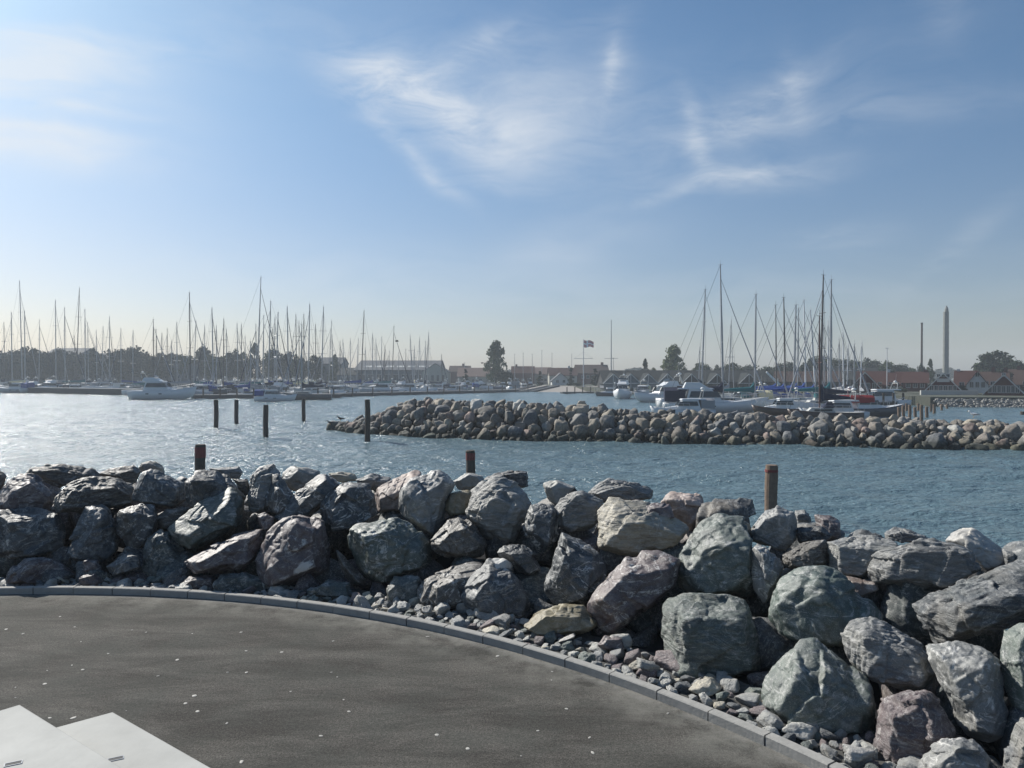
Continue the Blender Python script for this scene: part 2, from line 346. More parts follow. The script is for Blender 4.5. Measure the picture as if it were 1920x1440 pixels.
# kerb stones
i = 0; SEG = .5/CR; ang = R(-12)
KN = int((R(128)-ang)/SEG)
for i in range(KN):
    a0 = ang+i*SEG+.006/CR; a1 = ang+(i+1)*SEG-.006/CR; b = MB(); hh = .078+random.uniform(-.003, .003); bev = .008
    r0 = CR+random.uniform(-.006, .006); secs = []
    for k in range(5):
        a = a0+(a1-a0)*k/4; ca, sa = math.cos(a), math.sin(a)
        prof = [(0, -.1), (0, hh-bev), (bev, hh), (.083, hh), (.088, hh-bev), (.088, -.1)]
        secs.append([(CX+(r0+q)*ca, CY+(r0+q)*sa, z) for q, z in prof])
    b.loft(secs); o = b.build('kerb_stone', M['kerb'])
    tag(o, 'grey concrete kerb stone in the curved edging between asphalt and boulders', 'kerb', 'kerb stones of the curved edging')

# profile of the near rock wall against the distance s outside the kerb
PS = [0, .12, .45, 2.15, 3.3, 6.6, 8.5]; PZs = [0.0, 0.02, .12, 1.10, 1.12, -1.5, -2.4]
PL = [0, .12, .28, 1.45, 2.7, 6.6, 8.5]; PZL = [0, .02, .10, 1.22, 1.22, -1.5, -2.4]     # steeper on the left
def leftness(a): t = min(max((math.degrees(a)-62)/16, 0), 1); return t*t*(3-2*t)
def zsurf(s, a=0.): k = leftness(a); return float(np.interp(s, PS, PZs)*(1-k)+np.interp(s, PL, PZL)*k)
def sdist(x, y): return math.hypot(x-CX, y-CY)-CR
# embankment under the boulders
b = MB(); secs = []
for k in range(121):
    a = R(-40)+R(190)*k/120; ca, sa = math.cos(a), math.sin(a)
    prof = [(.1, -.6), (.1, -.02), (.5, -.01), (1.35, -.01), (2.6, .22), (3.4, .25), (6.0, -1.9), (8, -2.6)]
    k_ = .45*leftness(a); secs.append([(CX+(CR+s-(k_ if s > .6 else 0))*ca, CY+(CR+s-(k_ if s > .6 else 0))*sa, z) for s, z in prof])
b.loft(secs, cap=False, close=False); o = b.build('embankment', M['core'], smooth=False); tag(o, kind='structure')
# gravel bed
def gravel_bed():
    n, m = 420, 16; v = []
    a = np.linspace(R(-20), R(130), n); s = np.linspace(.101, .78, m); A, S = np.meshgrid(a, s, indexing='ij')
    x = CX+(CR+S)*np.cos(A); y = CY+(CR+S)*np.sin(A); p = np.stack([x.ravel(), y.ravel(), 0*x.ravel()], 1)
    z = np.interp(S.ravel(), [0, .3, 1], [.0, .015, .05])+.02*fbm(p*9, 3)
    v = np.stack([x.ravel(), y.ravel(), z], 1); i = np.arange(n-1)[:, None]*m; j = np.arange(m-1)[None]
    f = np.stack([i+j, i+m+j, i+m+j+1, i+j+1], -1).reshape(-1, 4)
    o = link('gravel', mesh_np('gravel', v, f[:, ::-1], M['gravel'])); tag(o, 'grey gravel bed between kerb and boulders', 'gravel', kind='stuff')
gravel_bed()

# white stone steps in the corner
def slab(name, p, zt, th, label, slot=None):
    rt = empty(name, (p[0][0], p[0][1], 0)); tag(rt, label, 'step', 'white stone steps')
    q = [(x-p[0][0], y-p[0][1]) for x, y in p]; b = MB(); n = len(q); bev = .006
    cx = sum(a for a, _ in q)/n; cy = sum(c for _, c in q)/n
    ins = [(x+(cx-x)*bev, y+(cy-y)*bev) for x, y in q]
    b.loft([[(x, y, 0) for x, y in q], [(x, y, zt-bev) for x, y in q], [(x, y, zt) for x, y in ins]]); b.build('slab', M['slab'], rt)
    if slot:
        s, rz = slot; mb = MB(); Mx = Matrix.Translation((s[0]-p[0][0], s[1]-p[0][1], zt+.001)) @ Matrix.Rotation(rz, 4, 'Z')
        for (u0,u1,v0,v1) in ((-.045,.045,.017,.022),(-.045,.045,-.022,-.017),(-.045,-.04,-.017,.017),(.04,.045,-.017,.017)): mb.box(u0,u1,v0,v1,-.006,.003,Mx)
        mb.build('slot_frame', M['greyhull'], rt)
        mb = MB(); mb.box(-.04,.04,-.017,.017,-.006,.0015,Mx); mb.build('slot_cover', M['slot'], rt)
def gp(px, py, z): y = (CAMZ-z)*F/(py-HY); return (PX(px, y), y)
z2 = .30; A_ = gp(208,1337,z2); B_ = gp(388,1440,z2); Cc = gp(102,1366,z2)
d1 = Vector((B_[0]-A_[0], B_[1]-A_[1])).normalized(); d2 = Vector((Cc[0]-A_[0], Cc[1]-A_[1])).normalized()
P0 = Vector(A_); slab('stone_step', [tuple(P0+d2*3), tuple(P0), tuple(P0+d1*3.5), tuple(P0+d1*3.5+d2*3)][::-1], z2, .3, 'white stone step nearer the asphalt, its corner pointing at the boulders', (gp(213,1427,z2), R(28)))
z1 = .45; A_ = gp(33,1323,z1); B_ = gp(102,1366,z1); Cc = gp(0,1333,z1)
d1 = Vector((B_[0]-A_[0], B_[1]-A_[1])).normalized(); d2 = Vector((Cc[0]-A_[0], Cc[1]-A_[1])).normalized()
P0 = Vector(A_); slab('stone_step', [tuple(P0+d2*3), tuple(P0), tuple(P0+d1*3.5), tuple(P0+d1*3.5+d2*3)][::-1], z1, .45, 'white stone step cut off by the left edge, one level above its neighbour', (gp(20,1436,z1), R(28)))

# shell fragments on the asphalt
shl = [(x/3, 1100+y/3) for x, y in ((330,173),(412,232),(447,315),(735,250),(815,262),(1075,270),(1350,262),(600,383),(990,418),(1378,368),(1580,375),(395,449),(255,479),(455,474),(880,510),(1272,489),(1380,490),(1860,489),(1893,516),(75,575),(240,555),(75,633),(1085,622),(1630,598),(1035,665),(700,708),(1103,711),(268,748),(400,748),(1268,779),(1350,998),(1800,850),(1870,312),(120,270),(25,245))]
shl += [(640+x/2.909, 1100+y/2.909) for x, y in ((785,315),(852,385),(1148,517),(1230,675),(38,690),(1072,796),(1357,833),(518,818),(688,895),(1373,917),(8,625),(980,935),(470,278),(1785,700),(1150,470))]
for (px, py) in shl:
    x, y = gp(px, py, 0); r = random.uniform(.008, .024) * (1.3 if random.random() < .3 else 1); n = 7
    an = random.random()*6.28; st = random.uniform(.45, 1)
    ring = [(r*random.uniform(.7,1)*math.cos(2*math.pi*k/n), r*st*random.uniform(.7,1)*math.sin(2*math.pi*k/n)) for k in range(n)]
    b = MB(); b.loft([[(u,v,0) for u,v in ring], [(u*.92,v*.92,.0025) for u,v in ring], [(u*.35,v*.35,.004) for u,v in ring]]); o = b.build('shell_fragment', M['shell'], loc=(x, y, .001), rotz=an)
    tag(o, 'small white shell fragment lying on the dark asphalt', 'shell', 'shell fragments scattered on the asphalt')

# ---------------------------------------------------------------- boulders
_ico = {}
def ico(k):
    if k not in _ico:
        bm = bmesh.new(); bmesh.ops.create_icosphere(bm, subdivisions=k, radius=1); bm.verts.ensure_lookup_table()
        _ico[k] = (np.array([v.co[:] for v in bm.verts]), np.array([[v.index for v in f.verts] for f in bm.faces])); bm.free()
    return _ico[k]
def hull2(p):
    p = sorted(set(map(tuple, p))); 
    def half(q):
        h = []
        for a in q:
            while len(h) > 1 and (h[-1][0]-h[-2][0])*(a[1]-h[-2][1])-(h[-1][1]-h[-2][1])*(a[0]-h[-2][0]) <= 0: h.pop()
            h.append(a)
        return h
    a, b = half(p), half(p[::-1]); return a[:-1]+b[:-1]
def shape(dirs, N, D, p):
    s = np.maximum(dirs @ N.T / D[None], 1e-4); m = s.max(1); return 1/(m*((s/m[:, None])**p).sum(1)**(1/p))
def rock_verts(N, D, dims, g, lvl=6, p=40, cuts=9, amp=1., layered=0):
    V, Fc = ico(lvl); dirs = V*np.array(dims); dirs /= np.linalg.norm(dirs, axis=1)[:, None]
    N = np.array(N); D = np.array(D); r = shape(dirs, N, D, 40); P = dirs*r[:, None]
    for _ in range(cuts):
        n = g.normal(size=3); n /= np.linalg.norm(n); h = (P @ n).max(); N = np.vstack([N, n]); D = np.append(D, h*g.uniform(.84, .97))
    r = shape(dirs, N, D, p); P = dirs*r[:, None]; sz = float(np.mean(dims))
    o = g.uniform(0, 50, 3)
    d = .045*fbm(P*1.5/sz+o, 3)
    rid = 1-np.abs(pn(P*2.6/sz+o+9)*2); d += -.05*np.clip(rid-.72, 0, 1)*2.2
    q = P*5/sz+o; d += .022*fbm(q, 4, .6)
    for kk, am in ((14, .075), (60, .028)):               # chipped planes
        cc = P[g.choice(len(P), kk, replace=False)]; off = g.uniform(-1, .7, kk)*am; gr = g.normal(size=(kk, 3))*am*1.1/sz
        wob = P+sz*.06*np.stack([pn(P*6/sz+o+3), pn(P*6/sz+o+13), pn(P*6/sz+o+23)], 1)
        dd = ((wob[:, None]-cc[None])**2).sum(2); ii = np.argsort(dd, 1)[:, :2]; r0 = np.arange(len(P)); d0 = np.sqrt(dd[r0, ii[:,0]]); d1 = np.sqrt(dd[r0, ii[:,1]])
        w0 = np.clip((d1-d0)/(sz*.022), 0, 1)*.5+.5; val = [off[ii[:,j]]+((P-cc[ii[:,j]])*gr[ii[:,j]]).sum(1) for j in (0,1)]; d += val[0]*w0+val[1]*(1-w0)
    if layered:
        t = g.uniform(-.5, .5, 2); ax = np.array([t[0], t[1], 1.0]); ax /= np.linalg.norm(ax); h = P @ ax/sz
        q2 = P/sz*1.3+o; q3 = np.stack([q2[:,0], q2[:,1], h*9+1.5*pn(q2)], 1); st = pn(q3)+.5*pn(q3*np.array([1,1,2.3])+5); d += layered*.055*np.sign(st)*np.abs(st)**.6
    return P+dirs*(d*sz*amp)[:, None], Fc

def ray_surface(px, py, lift=0.):
    rd = ray(px, py); t = 3.0
    while t < 40:
        p = np.array([0, 0, CAMZ])+rd*t
        s = sdist(p[0], p[1])
        if s > 0 and p[2] <= zsurf(s, math.atan2(p[1]-CY, p[0]-CX))+lift: return p, rd
        if s > 3.3-.6*leftness(math.atan2(p[1]-CY, p[0]-CX)): 
            return p, rd
        t += .02
    return p, rd
REG = {'A': (0,840,4), 'B': (440,840,4), 'C': (840,860,3.6), 'D': (1200,860,1375/420), 'E': (1500,940,1210/420), 'F': (0,0,1)}
nb = 0
def boulder(reg, pts, tint, mt, label, push=0., lay=0., p=46, top=None, gain=1.):
    global nb; nb += 1
    ox, oy, sc = REG[reg]; pp = [(ox+x/sc, oy+y/sc) for x, y in pts]; g = np.random.default_rng(nb*13+5)
    cx = sum(x for x, _ in pp)/len(pp); cy = sum(y for _, y in pp)/len(pp)
    c, rd = ray_surface(cx, cy); 
    w_ = -rd; u_ = np.cross([0,0,1], w_); u_ /= np.linalg.norm(u_); v_ = np.cross(w_, u_)
    t0 = np.linalg.norm(c-np.array([0,0,CAMZ])); 
    # outline in metres in the plane through the centre
    def uv(t0):
        c_ = np.array([0,0,CAMZ])+rd*t0; q = []
        for x, y in pp:
            rr = ray(x, y); k = t0/(rr @ rd); d = rr*k-rd*t0; q.append((d @ u_, d @ v_))
        return c_, q
    c, q = uv(t0); W_ = max(a for a,_ in q)-min(a for a,_ in q); H_ = max(b for _,b in q)-min(b for _,b in q)
    hd = .46*math.sqrt(W_*H_)*g.uniform(.85, 1.1); hd = min(hd, .75*min(W_, H_)); t0 += hd*.45+push
    c, q = uv(t0); hq = hull2(q); N = []; D = []
    k = len(hq)
    for i in range(k):
        a, b_ = hq[i], hq[(i+1) % k]; n = np.array([b_[1]-a[1], -(b_[0]-a[0])]); n = n/np.linalg.norm(n); d = max(n[0]*a[0]+n[1]*a[1], .02)
        tf = g.uniform(.15, .55); tb = -g.uniform(.1, .4)
        if n[1] > .35: tf = g.uniform(.25, .65) if top is None else top
        if n[1] < -.3: tf = g.uniform(.0, .3)
        if n[0] < -.3 and abs(n[1]) < .8: tf = g.uniform(.35, .75)
        for t_ in (tf, tb):
            v = np.array([n[0], n[1], t_]); l = np.linalg.norm(v); N.append(v/l); D.append(d/l*1.05)
    for sg in (1, -1):
        for _ in range(2):
            v = np.array([g.uniform(-.25,.25), g.uniform(-.3,.12) if sg > 0 else .1, sg]); v /= np.linalg.norm(v); N.append(v); D.append(hd*g.uniform(.85, 1.05))
    big = max(max(x for x,_ in pp)-min(x for x,_ in pp), max(y for _,y in pp)-min(y for _,y in pp))
    P, Fc = rock_verts(N, D, (W_/2, H_/2, hd), g, 6 if big > 75 else 5, p*(2.2 if p < 45 else 1.7), 4, .9, lay)
    Rm = np.stack([u_, v_, w_], 1); P = P @ Rm.T
    zb = P[:, 2].min(); P[:, 2] -= zb; c = c+np.array([0, 0, zb])
    o = link('boulder', mesh_np('boulder', P, Fc, RM[mt])); o.location = c
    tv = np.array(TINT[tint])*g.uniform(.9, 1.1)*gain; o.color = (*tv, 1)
    tag(o, label, 'boulder', 'boulders of the near rock wall'); return o
bl = boulder
BOULDERS = [
('A',[(-60,190),(20,180),(50,210),(30,300),(-60,340)],'brown','layer','dark striped boulder tip poking in at the left edge above the purple boulder',0,1),
('A',[(-80,430),(-60,380),(60,250),(150,205),(260,210),(390,330),(410,430),(380,460),(60,470)],'purple','plain','purple grey boulder with a ridge running up to its peak at the left edge',0,0),
('A',[(210,190),(240,150),(400,120),(560,125),(700,160),(730,200),(740,240),(480,290),(380,270),(300,210)],'brown','layer','long low olive boulder on the crest, leftmost against the water',0,.8),
('A',[(740,190),(830,155),(1000,130),(1060,170),(1040,250),(980,280),(800,230)],'brown','layer','small low brown boulder on the crest right of the long olive one',0,.6),
('A',[(1040,150),(1060,110),(1130,90),(1200,120),(1240,165),(1230,190),(1060,180)],'tan','gran','pale tan boulder tip on the crest behind the dark wedge boulder',.5,0),
('A',[(400,400),(480,290),(560,230),(880,220),(990,260),(1000,430),(880,450),(560,480),(420,490)],'brown','layer','broad flat brown slab with sunlit tan ledges under the crest at left',0,1.2),
('A',[(1000,350),(1070,180),(1140,160),(1370,240),(1400,380),(1300,450),(1100,400),(1010,390)],'blue','plain','dark blue wedge shaped boulder right of the brown ledged slab',0,0),
('A',[(1370,250),(1480,170),(1620,165),(1730,230),(1830,330),(1850,380),(1720,430),(1480,450),(1380,390)],'dark','plain','black brown domed boulder just below the leftmost near post',0,0),
('A',[(1560,150),(1720,150),(1790,140),(1815,180),(1790,235),(1720,230),(1600,190)],'grey','layer','small grey boulder with a dark end behind the black brown dome',.3,.5),
('A',[(1740,230),(1860,240),(1880,330),(1840,360)],'brown','layer','thin brown stone squeezed between the dome and the upright striped boulder',.1,.5),
('A',[(-60,490),(60,480),(160,450),(320,445),(450,500),(490,640),(470,760),(350,800),(160,810),(-60,810)],'blue','patch','large slate blue boulder at the left edge with a white sunlit patch',0,0),
('A',[(490,790),(560,640),(600,530),(640,450),(760,430),(810,470),(880,580),(900,760),(830,850),(580,855),(500,830)],'blue','plain','slate boulder shaped like a blunt pyramid below the brown ledged slab',0,0),
('A',[(870,530),(890,470),(1000,450),(1070,415),(1160,430),(1180,600),(1100,720),(1030,760),(960,740),(900,640)],'blue','vein','slate blue boulder with a pale zigzag vein below the dark blue wedge',0,0),
('A',[(1180,520),(1260,460),(1420,450),(1430,520),(1280,600),(1200,610)],'brown','layer','small brown stone with stacked lit layers above the big leaning green boulder',.2,1.3),
('A',[(1275,590),(1470,430),(1640,350),(1710,315),(1790,350),(1850,430),(1790,560),(1640,680),(1440,780),(1340,740),(1290,660)],'lgreen','plain','large leaning grey green boulder with a smooth face, like a tilted loaf',-.1,0),
('A',[(1385,850),(1550,750),(1760,650),(1960,610),(1990,680),(1900,830),(1780,920),(1600,940),(1430,920)],'purple','plain','long purple boulder leaning the same way below the grey green loaf',-.1,0),
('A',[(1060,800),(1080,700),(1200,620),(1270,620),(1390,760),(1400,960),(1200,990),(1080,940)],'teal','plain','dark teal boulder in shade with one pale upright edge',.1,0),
('A',[(30,1020),(60,940),(100,880),(180,820),(400,810),(470,860),(570,960),(500,1020)],'purple','plain','low purple boulder touching the kerb at the bottom left',0,0),
('A',[(625,850),(660,830),(730,840),(770,920),(700,940),(630,920)],'purple','plain','small purple stone under the blunt pyramid boulder',0,0),
('A',[(800,890),(930,800),(1040,800),(1060,900),(940,940),(840,960)],'blue','plain','small slate stone below the boulder with the zigzag vein',0,0),
('A',[(590,970),(720,930),(770,1000),(740,1035),(600,1035)],'purple','plain','small purple stone by the kerb right of the low purple boulder',0,0),
('A',[(1600,1030),(1660,950),(1850,930),(1990,990),(1990,1080),(1620,1085)],'teal','plain','low dark green stone by the kerb under the long purple boulder',0,0),
('A',[(1340,1040),(1420,960),(1600,950),(1620,1070),(1400,1080)],'purple','plain','low dark purple stone by the kerb left of the dark green one',0,0),
('B',[(90,380),(120,200),(160,160),(280,135),(350,180),(330,220),(270,300),(240,400),(230,490),(110,470)],'grey','layer','upright grey striped boulder standing on the crest right of the leftmost near post',0,.6),
('B',[(235,380),(290,200),(340,210),(450,340),(400,430),(330,490),(240,480)],'dark','vein','narrow black upright boulder beside the grey striped one',0,0),
('B',[(350,240),(360,200),(420,140),(540,140),(640,180),(620,260),(480,320),(400,310)],'grey','plain','rounded grey boulder on the crest behind the leaning dark slab',.2,0),
('B',[(300,520),(480,300),(640,190),(690,190),(780,270),(720,350),(650,450),(560,520),(400,540),(320,550)],'blue','vein','long dark slate slab leaning up to the right like a ramp',0,0),
('B',[(650,400),(690,350),(760,280),(860,260),(1000,280),(1050,360),(1070,500),(960,560),(800,590),(760,610),(680,610),(650,570)],'dark','vein','black boulder with a rounded top and thin pale streaks left of the pink boulder',0,0),
('B',[(700,190),(800,180),(900,195),(920,240),(800,260),(740,240)],'tan','gran','sunlit pale tan stone lying low behind the black streaked boulder',.6,0),
('B',[(900,240),(1020,190),(1170,220),(1150,310),(1050,320),(940,290)],'grey','layer','small grey layered stone on the crest left of the pink boulder',.4,1),
('B',[(1050,310),(1200,220),(1330,170),(1400,190),(1340,280),(1270,330),(1240,510),(1080,500),(1070,380)],'pink','gran','sunlit pink boulder rising to the right on the crest',.1,0),
('B',[(1240,300),(1330,220),(1480,180),(1590,200),(1650,280),(1620,380),(1580,470),(1560,560),(1480,650),(1400,600),(1260,500),(1230,400)],'grey','vein','large slate boulder with white scribbled veins right of the pink boulder',-.1,0),
('B',[(1580,380),(1620,330),(1700,310),(1770,340),(1770,450),(1730,510),(1620,510),(1570,450)],'ochre','gran','small round mustard coloured boulder',.1,0,10),
('B',[(1640,250),(1750,180),(1860,210),(1890,260),(1760,320),(1680,310)],'pale','gran','pale stone on the crest below the middle near post',.4,0),
('B',[(170,500),(230,490),(300,520),(290,600),(220,620),(180,560)],'purple','plain','small purple grey stone under the foot of the dark slate ramp',0,0),
('B',[(150,850),(210,700),(300,580),(400,510),(470,475),(540,510),(640,550),(660,620),(710,760),(720,900),(560,980),(400,1030),(280,1040),(180,980)],'purple','patch','big round shouldered purple boulder with a white scar, above the kerb',-.15,0),
('B',[(790,580),(900,550),(1080,515),(1230,520),(1320,560),(1460,700),(1500,830),(1440,910),(1200,970),(1020,980),(920,900),(850,760)],'green','vein','wide flat topped green boulder with a broad mottled face',-.1,0),
('B',[(1465,720),(1560,620),(1600,550),(1680,515),(1760,560),(1820,660),(1900,720),(1880,800),(1720,840),(1600,820),(1490,770)],'brown','plain','brown grey boulder with a peaked crumbly top right of the wide green one',0,.3),
('B',[(770,770),(830,830),(900,930),(980,980),(960,1030),(870,1010),(810,930)],'brown','plain','thin brown stone slanting in the dark gap below the wide green boulder',.1,0),
('B',[(1380,1050),(1420,990),(1560,960),(1660,880),(1850,850),(1860,920),(1720,1060),(1700,1190),(1560,1220),(1400,1180)],'brown','vein','knobbly brown purple boulder behind the kerb stones in the middle',0,.3),
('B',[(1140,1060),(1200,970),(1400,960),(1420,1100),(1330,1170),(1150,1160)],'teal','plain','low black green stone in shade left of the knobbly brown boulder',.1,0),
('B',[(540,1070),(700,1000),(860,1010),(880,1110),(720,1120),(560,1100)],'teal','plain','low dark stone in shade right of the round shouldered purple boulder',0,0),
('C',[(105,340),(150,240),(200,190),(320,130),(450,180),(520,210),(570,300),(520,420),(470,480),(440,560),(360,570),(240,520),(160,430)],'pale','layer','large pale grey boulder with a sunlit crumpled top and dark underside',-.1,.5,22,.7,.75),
('C',[(245,140),(320,100),(470,80),(530,90),(540,190),(480,200),(350,170)],'dark','layer','low black boulder on the crest behind the pale crumpled one',.3,.6),
('C',[(500,480),(530,400),(560,320),(690,310),(740,360),(740,500),(680,640),(620,630),(550,560)],'blue','vein','dark blue boulder hanging right of the pale crumpled one',0,0),
('C',[(715,360),(760,270),(820,220),(900,210),(1040,280),(1040,400),(960,470),(820,500),(740,450)],'grey','layer','grey striped boulder left of the flat tan boulder',0,1),
('C',[(650,170),(720,140),(860,190),(820,240),(740,310),(690,290),(650,220)],'pale','gran','pale stone on the crest behind the grey striped boulder',.3,0),
('C',[(1010,180),(1100,145),(1280,160),(1370,210),(1370,270),(1200,300),(1060,300),(960,230)],'grey','layer','flat grey boulder of thin crumbly layers on the crest behind the tan one',.2,1.4),
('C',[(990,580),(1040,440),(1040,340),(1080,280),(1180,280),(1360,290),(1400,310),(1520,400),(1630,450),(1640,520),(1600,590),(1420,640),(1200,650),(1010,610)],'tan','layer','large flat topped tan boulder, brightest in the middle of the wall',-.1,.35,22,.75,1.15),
('C',[(1310,380),(1330,310),(1500,300),(1530,400),(1400,420)],'purple','plain','small dark purple block resting on the flat tan boulder',-.18,0),
('D',[(100,260),(170,205),(330,205),(370,250),(410,260),(380,350),(320,460),(240,400),(200,330)],'pink','gran','round pink boulder with a smooth sunlit top on the crest',.2,0,10),
('C',[(640,850),(690,720),(770,500),(880,540),(1020,640),(1070,740),(1010,880),(960,930),(730,980),(650,900)],'blue','vein','tall slate boulder with a sharp peak left of the purple boulder',-.1,0),
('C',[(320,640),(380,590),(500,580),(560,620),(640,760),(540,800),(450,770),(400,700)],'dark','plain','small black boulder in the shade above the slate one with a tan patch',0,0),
('C',[(95,930),(200,760),(270,680),(380,690),(440,760),(520,830),(565,900),(560,1010),(500,1080),(330,1060),(180,1030),(110,980)],'blue','patch','slate blue boulder with a sunlit tan patch just behind the small stones',0,0),
('C',[(510,1130),(620,1020),(740,990),(900,990),(1000,1080),(980,1130),(900,1180),(720,1200),(620,1200)],'ochre','gran','low yellow ochre boulder resting among the small stones',0,.4),
('C',[(940,980),(1000,880),(1090,800),(1200,660),(1420,650),(1540,700),(1520,860),(1400,960),(1250,1090),(1120,1180),(1040,1170),(960,1060)],'purple','vein','big purple boulder under the flat tan one, pale on its left side',-.1,0),
('D',[(120,1020),(160,850),(330,850),(560,850),(680,900),(720,1060),(700,1280),(480,1380),(300,1370),(160,1260)],'lgreen','layer','upright block shaped green boulder with a sunlit left face behind the kerb',0,.2,30),
('C',[(1010,1260),(1060,1200),(1180,1210),(1190,1290),(1040,1290)],'purple','plain','small purple stone left of the block shaped green boulder',0,0),
('D',[(380,350),(430,280),(520,250),(690,250),(710,340),(620,380),(450,390)],'dark','vein','low black blue boulder on the crest left of the nearest post',.2,.3),
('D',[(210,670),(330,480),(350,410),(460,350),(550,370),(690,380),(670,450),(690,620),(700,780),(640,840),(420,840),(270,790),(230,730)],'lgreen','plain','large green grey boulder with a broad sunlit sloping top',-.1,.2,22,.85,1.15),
('D',[(665,440),(740,340),(840,300),(950,330),(960,500),(890,570),(850,570),(740,520),(670,500)],'grey','plain','grey split boulder directly in front of the nearest post',0,.3),
('D',[(665,560),(730,530),(810,550),(880,660),(860,720),(800,800),(770,900),(700,800),(680,700)],'grey','vein','narrow grey boulder pointing down between two large green ones',0,0),
('D',[(950,320),(1010,310),(1050,360),(1045,410),(960,410)],'grey','layer','small grey stone on the crest right of the nearest post',.3,.6),
('D',[(1080,350),(1170,350),(1225,380),(1240,480),(1150,500),(1090,430)],'purple','plain','small purple brown block on the crest right of the nearest post',.2,0),
('D',[(960,430),(1100,410),(1180,470),(1130,520),(980,520)],'dark','layer','low dark layered stone below the purple brown block',.1,1),
('D',[(880,590),(1000,520),(1130,500),(1170,600),(1140,660),(960,690),(890,660)],'brown','layer','flat brown stone above the large rounded green boulder',0,.8),
('E',[(150,220),(330,190),(520,210),(560,240),(430,300),(360,360),(340,420),(200,400),(170,350),(180,280)],'grey','layer','wide grey boulder with a pale top left of the long striped one',0,.8),
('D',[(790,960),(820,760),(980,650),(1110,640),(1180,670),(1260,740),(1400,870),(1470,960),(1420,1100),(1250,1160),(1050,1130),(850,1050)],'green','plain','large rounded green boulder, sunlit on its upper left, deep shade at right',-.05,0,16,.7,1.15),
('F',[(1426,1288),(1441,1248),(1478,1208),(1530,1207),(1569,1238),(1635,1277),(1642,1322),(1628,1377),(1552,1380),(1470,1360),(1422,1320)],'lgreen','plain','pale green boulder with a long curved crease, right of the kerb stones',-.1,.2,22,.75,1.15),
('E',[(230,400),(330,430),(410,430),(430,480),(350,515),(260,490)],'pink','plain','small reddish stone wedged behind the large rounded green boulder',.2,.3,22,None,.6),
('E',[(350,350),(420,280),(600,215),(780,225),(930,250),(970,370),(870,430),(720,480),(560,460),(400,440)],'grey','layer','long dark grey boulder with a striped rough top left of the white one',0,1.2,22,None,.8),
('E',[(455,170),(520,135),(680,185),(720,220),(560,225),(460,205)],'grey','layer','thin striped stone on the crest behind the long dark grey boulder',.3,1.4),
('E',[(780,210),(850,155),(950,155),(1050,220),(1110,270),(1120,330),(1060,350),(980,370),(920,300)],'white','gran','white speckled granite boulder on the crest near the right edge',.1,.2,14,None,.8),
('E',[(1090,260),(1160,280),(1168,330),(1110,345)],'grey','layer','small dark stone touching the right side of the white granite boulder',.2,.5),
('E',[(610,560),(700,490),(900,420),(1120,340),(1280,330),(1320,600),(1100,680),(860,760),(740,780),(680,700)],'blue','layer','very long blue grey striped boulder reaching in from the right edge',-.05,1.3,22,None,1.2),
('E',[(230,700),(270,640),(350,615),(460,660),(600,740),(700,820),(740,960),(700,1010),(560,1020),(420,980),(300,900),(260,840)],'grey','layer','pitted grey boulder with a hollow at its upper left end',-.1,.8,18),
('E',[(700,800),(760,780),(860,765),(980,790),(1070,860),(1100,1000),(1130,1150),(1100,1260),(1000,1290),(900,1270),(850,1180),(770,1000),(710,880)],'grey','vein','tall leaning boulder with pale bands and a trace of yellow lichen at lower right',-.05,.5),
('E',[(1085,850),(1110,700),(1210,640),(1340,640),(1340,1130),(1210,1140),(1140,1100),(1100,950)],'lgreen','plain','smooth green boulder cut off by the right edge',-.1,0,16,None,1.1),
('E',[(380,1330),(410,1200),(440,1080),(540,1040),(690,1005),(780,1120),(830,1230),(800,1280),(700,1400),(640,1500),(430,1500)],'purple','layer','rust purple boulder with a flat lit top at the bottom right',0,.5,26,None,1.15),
('E',[(640,1440),(660,1370),(760,1290),(880,1270),(980,1330),(1030,1400),(1020,1520),(660,1520)],'grey','vein','dark slate boulder cut off by the bottom edge right of the rust purple one',-.15,0),
('E',[(1100,1440),(1150,1250),(1190,1170),(1320,1160),(1340,1540),(1110,1540)],'grey','layer','grey boulder in the bottom right corner',-.1,.8),
]
for args in BOULDERS: boulder(*args)

# prototypes for stones
def rand_rock(g, lvl, p, cuts, lay=0, flat=(.7, 1)):
    N = g.normal(size=(9 if p > 50 else 16, 3)); N /= np.linalg.norm(N, axis=1)[:, None]; D = g.uniform(.62 if p > 50 else .72, 1, len(N))
    N = np.vstack([N, np.eye(3), -np.eye(3)]); dm = np.array([1, g.uniform(.65, .95), g.uniform(*flat)])
    D = np.append(D, np.ones(6)); V, Fc = rock_verts(N, D, (1,1,1), g, lvl, p, cuts, .8, lay)
    return V*dm, Fc
g0 = np.random.default_rng(99)
chip = [mesh_np('stone', *rand_rock(g0, 4, 70, 3, 0, (.4, .8)), None, False) for _ in range(12)]
for me in chip: me.polygons.foreach_set('use_smooth', [True]*len(me.polygons))
fill = [mesh_np('boulder', *rand_rock(g0, 5, 20, 8, .3)) for _ in range(8)]
rnd = [mesh_np('boulder', *rand_rock(g0, 4, 20, 6, 0, (.6, .95))) for _ in range(16)]
def drop(name, me, loc, s, mt, tint, g, tilt=3.14):
    o = bpy.data.objects.new(name, me); C.objects.link(o); o.location = loc; o.scale = (s, s, s)
    o.rotation_euler = (g.uniform(-tilt, tilt), g.uniform(-tilt, tilt), g.uniform(-3.14, 3.14)); o.color = (*tint, 1)
    return o
for ms in (chip, fill, rnd):
    for me in ms: me.materials.append(RM['sea'] if ms is rnd else RM['plain'])

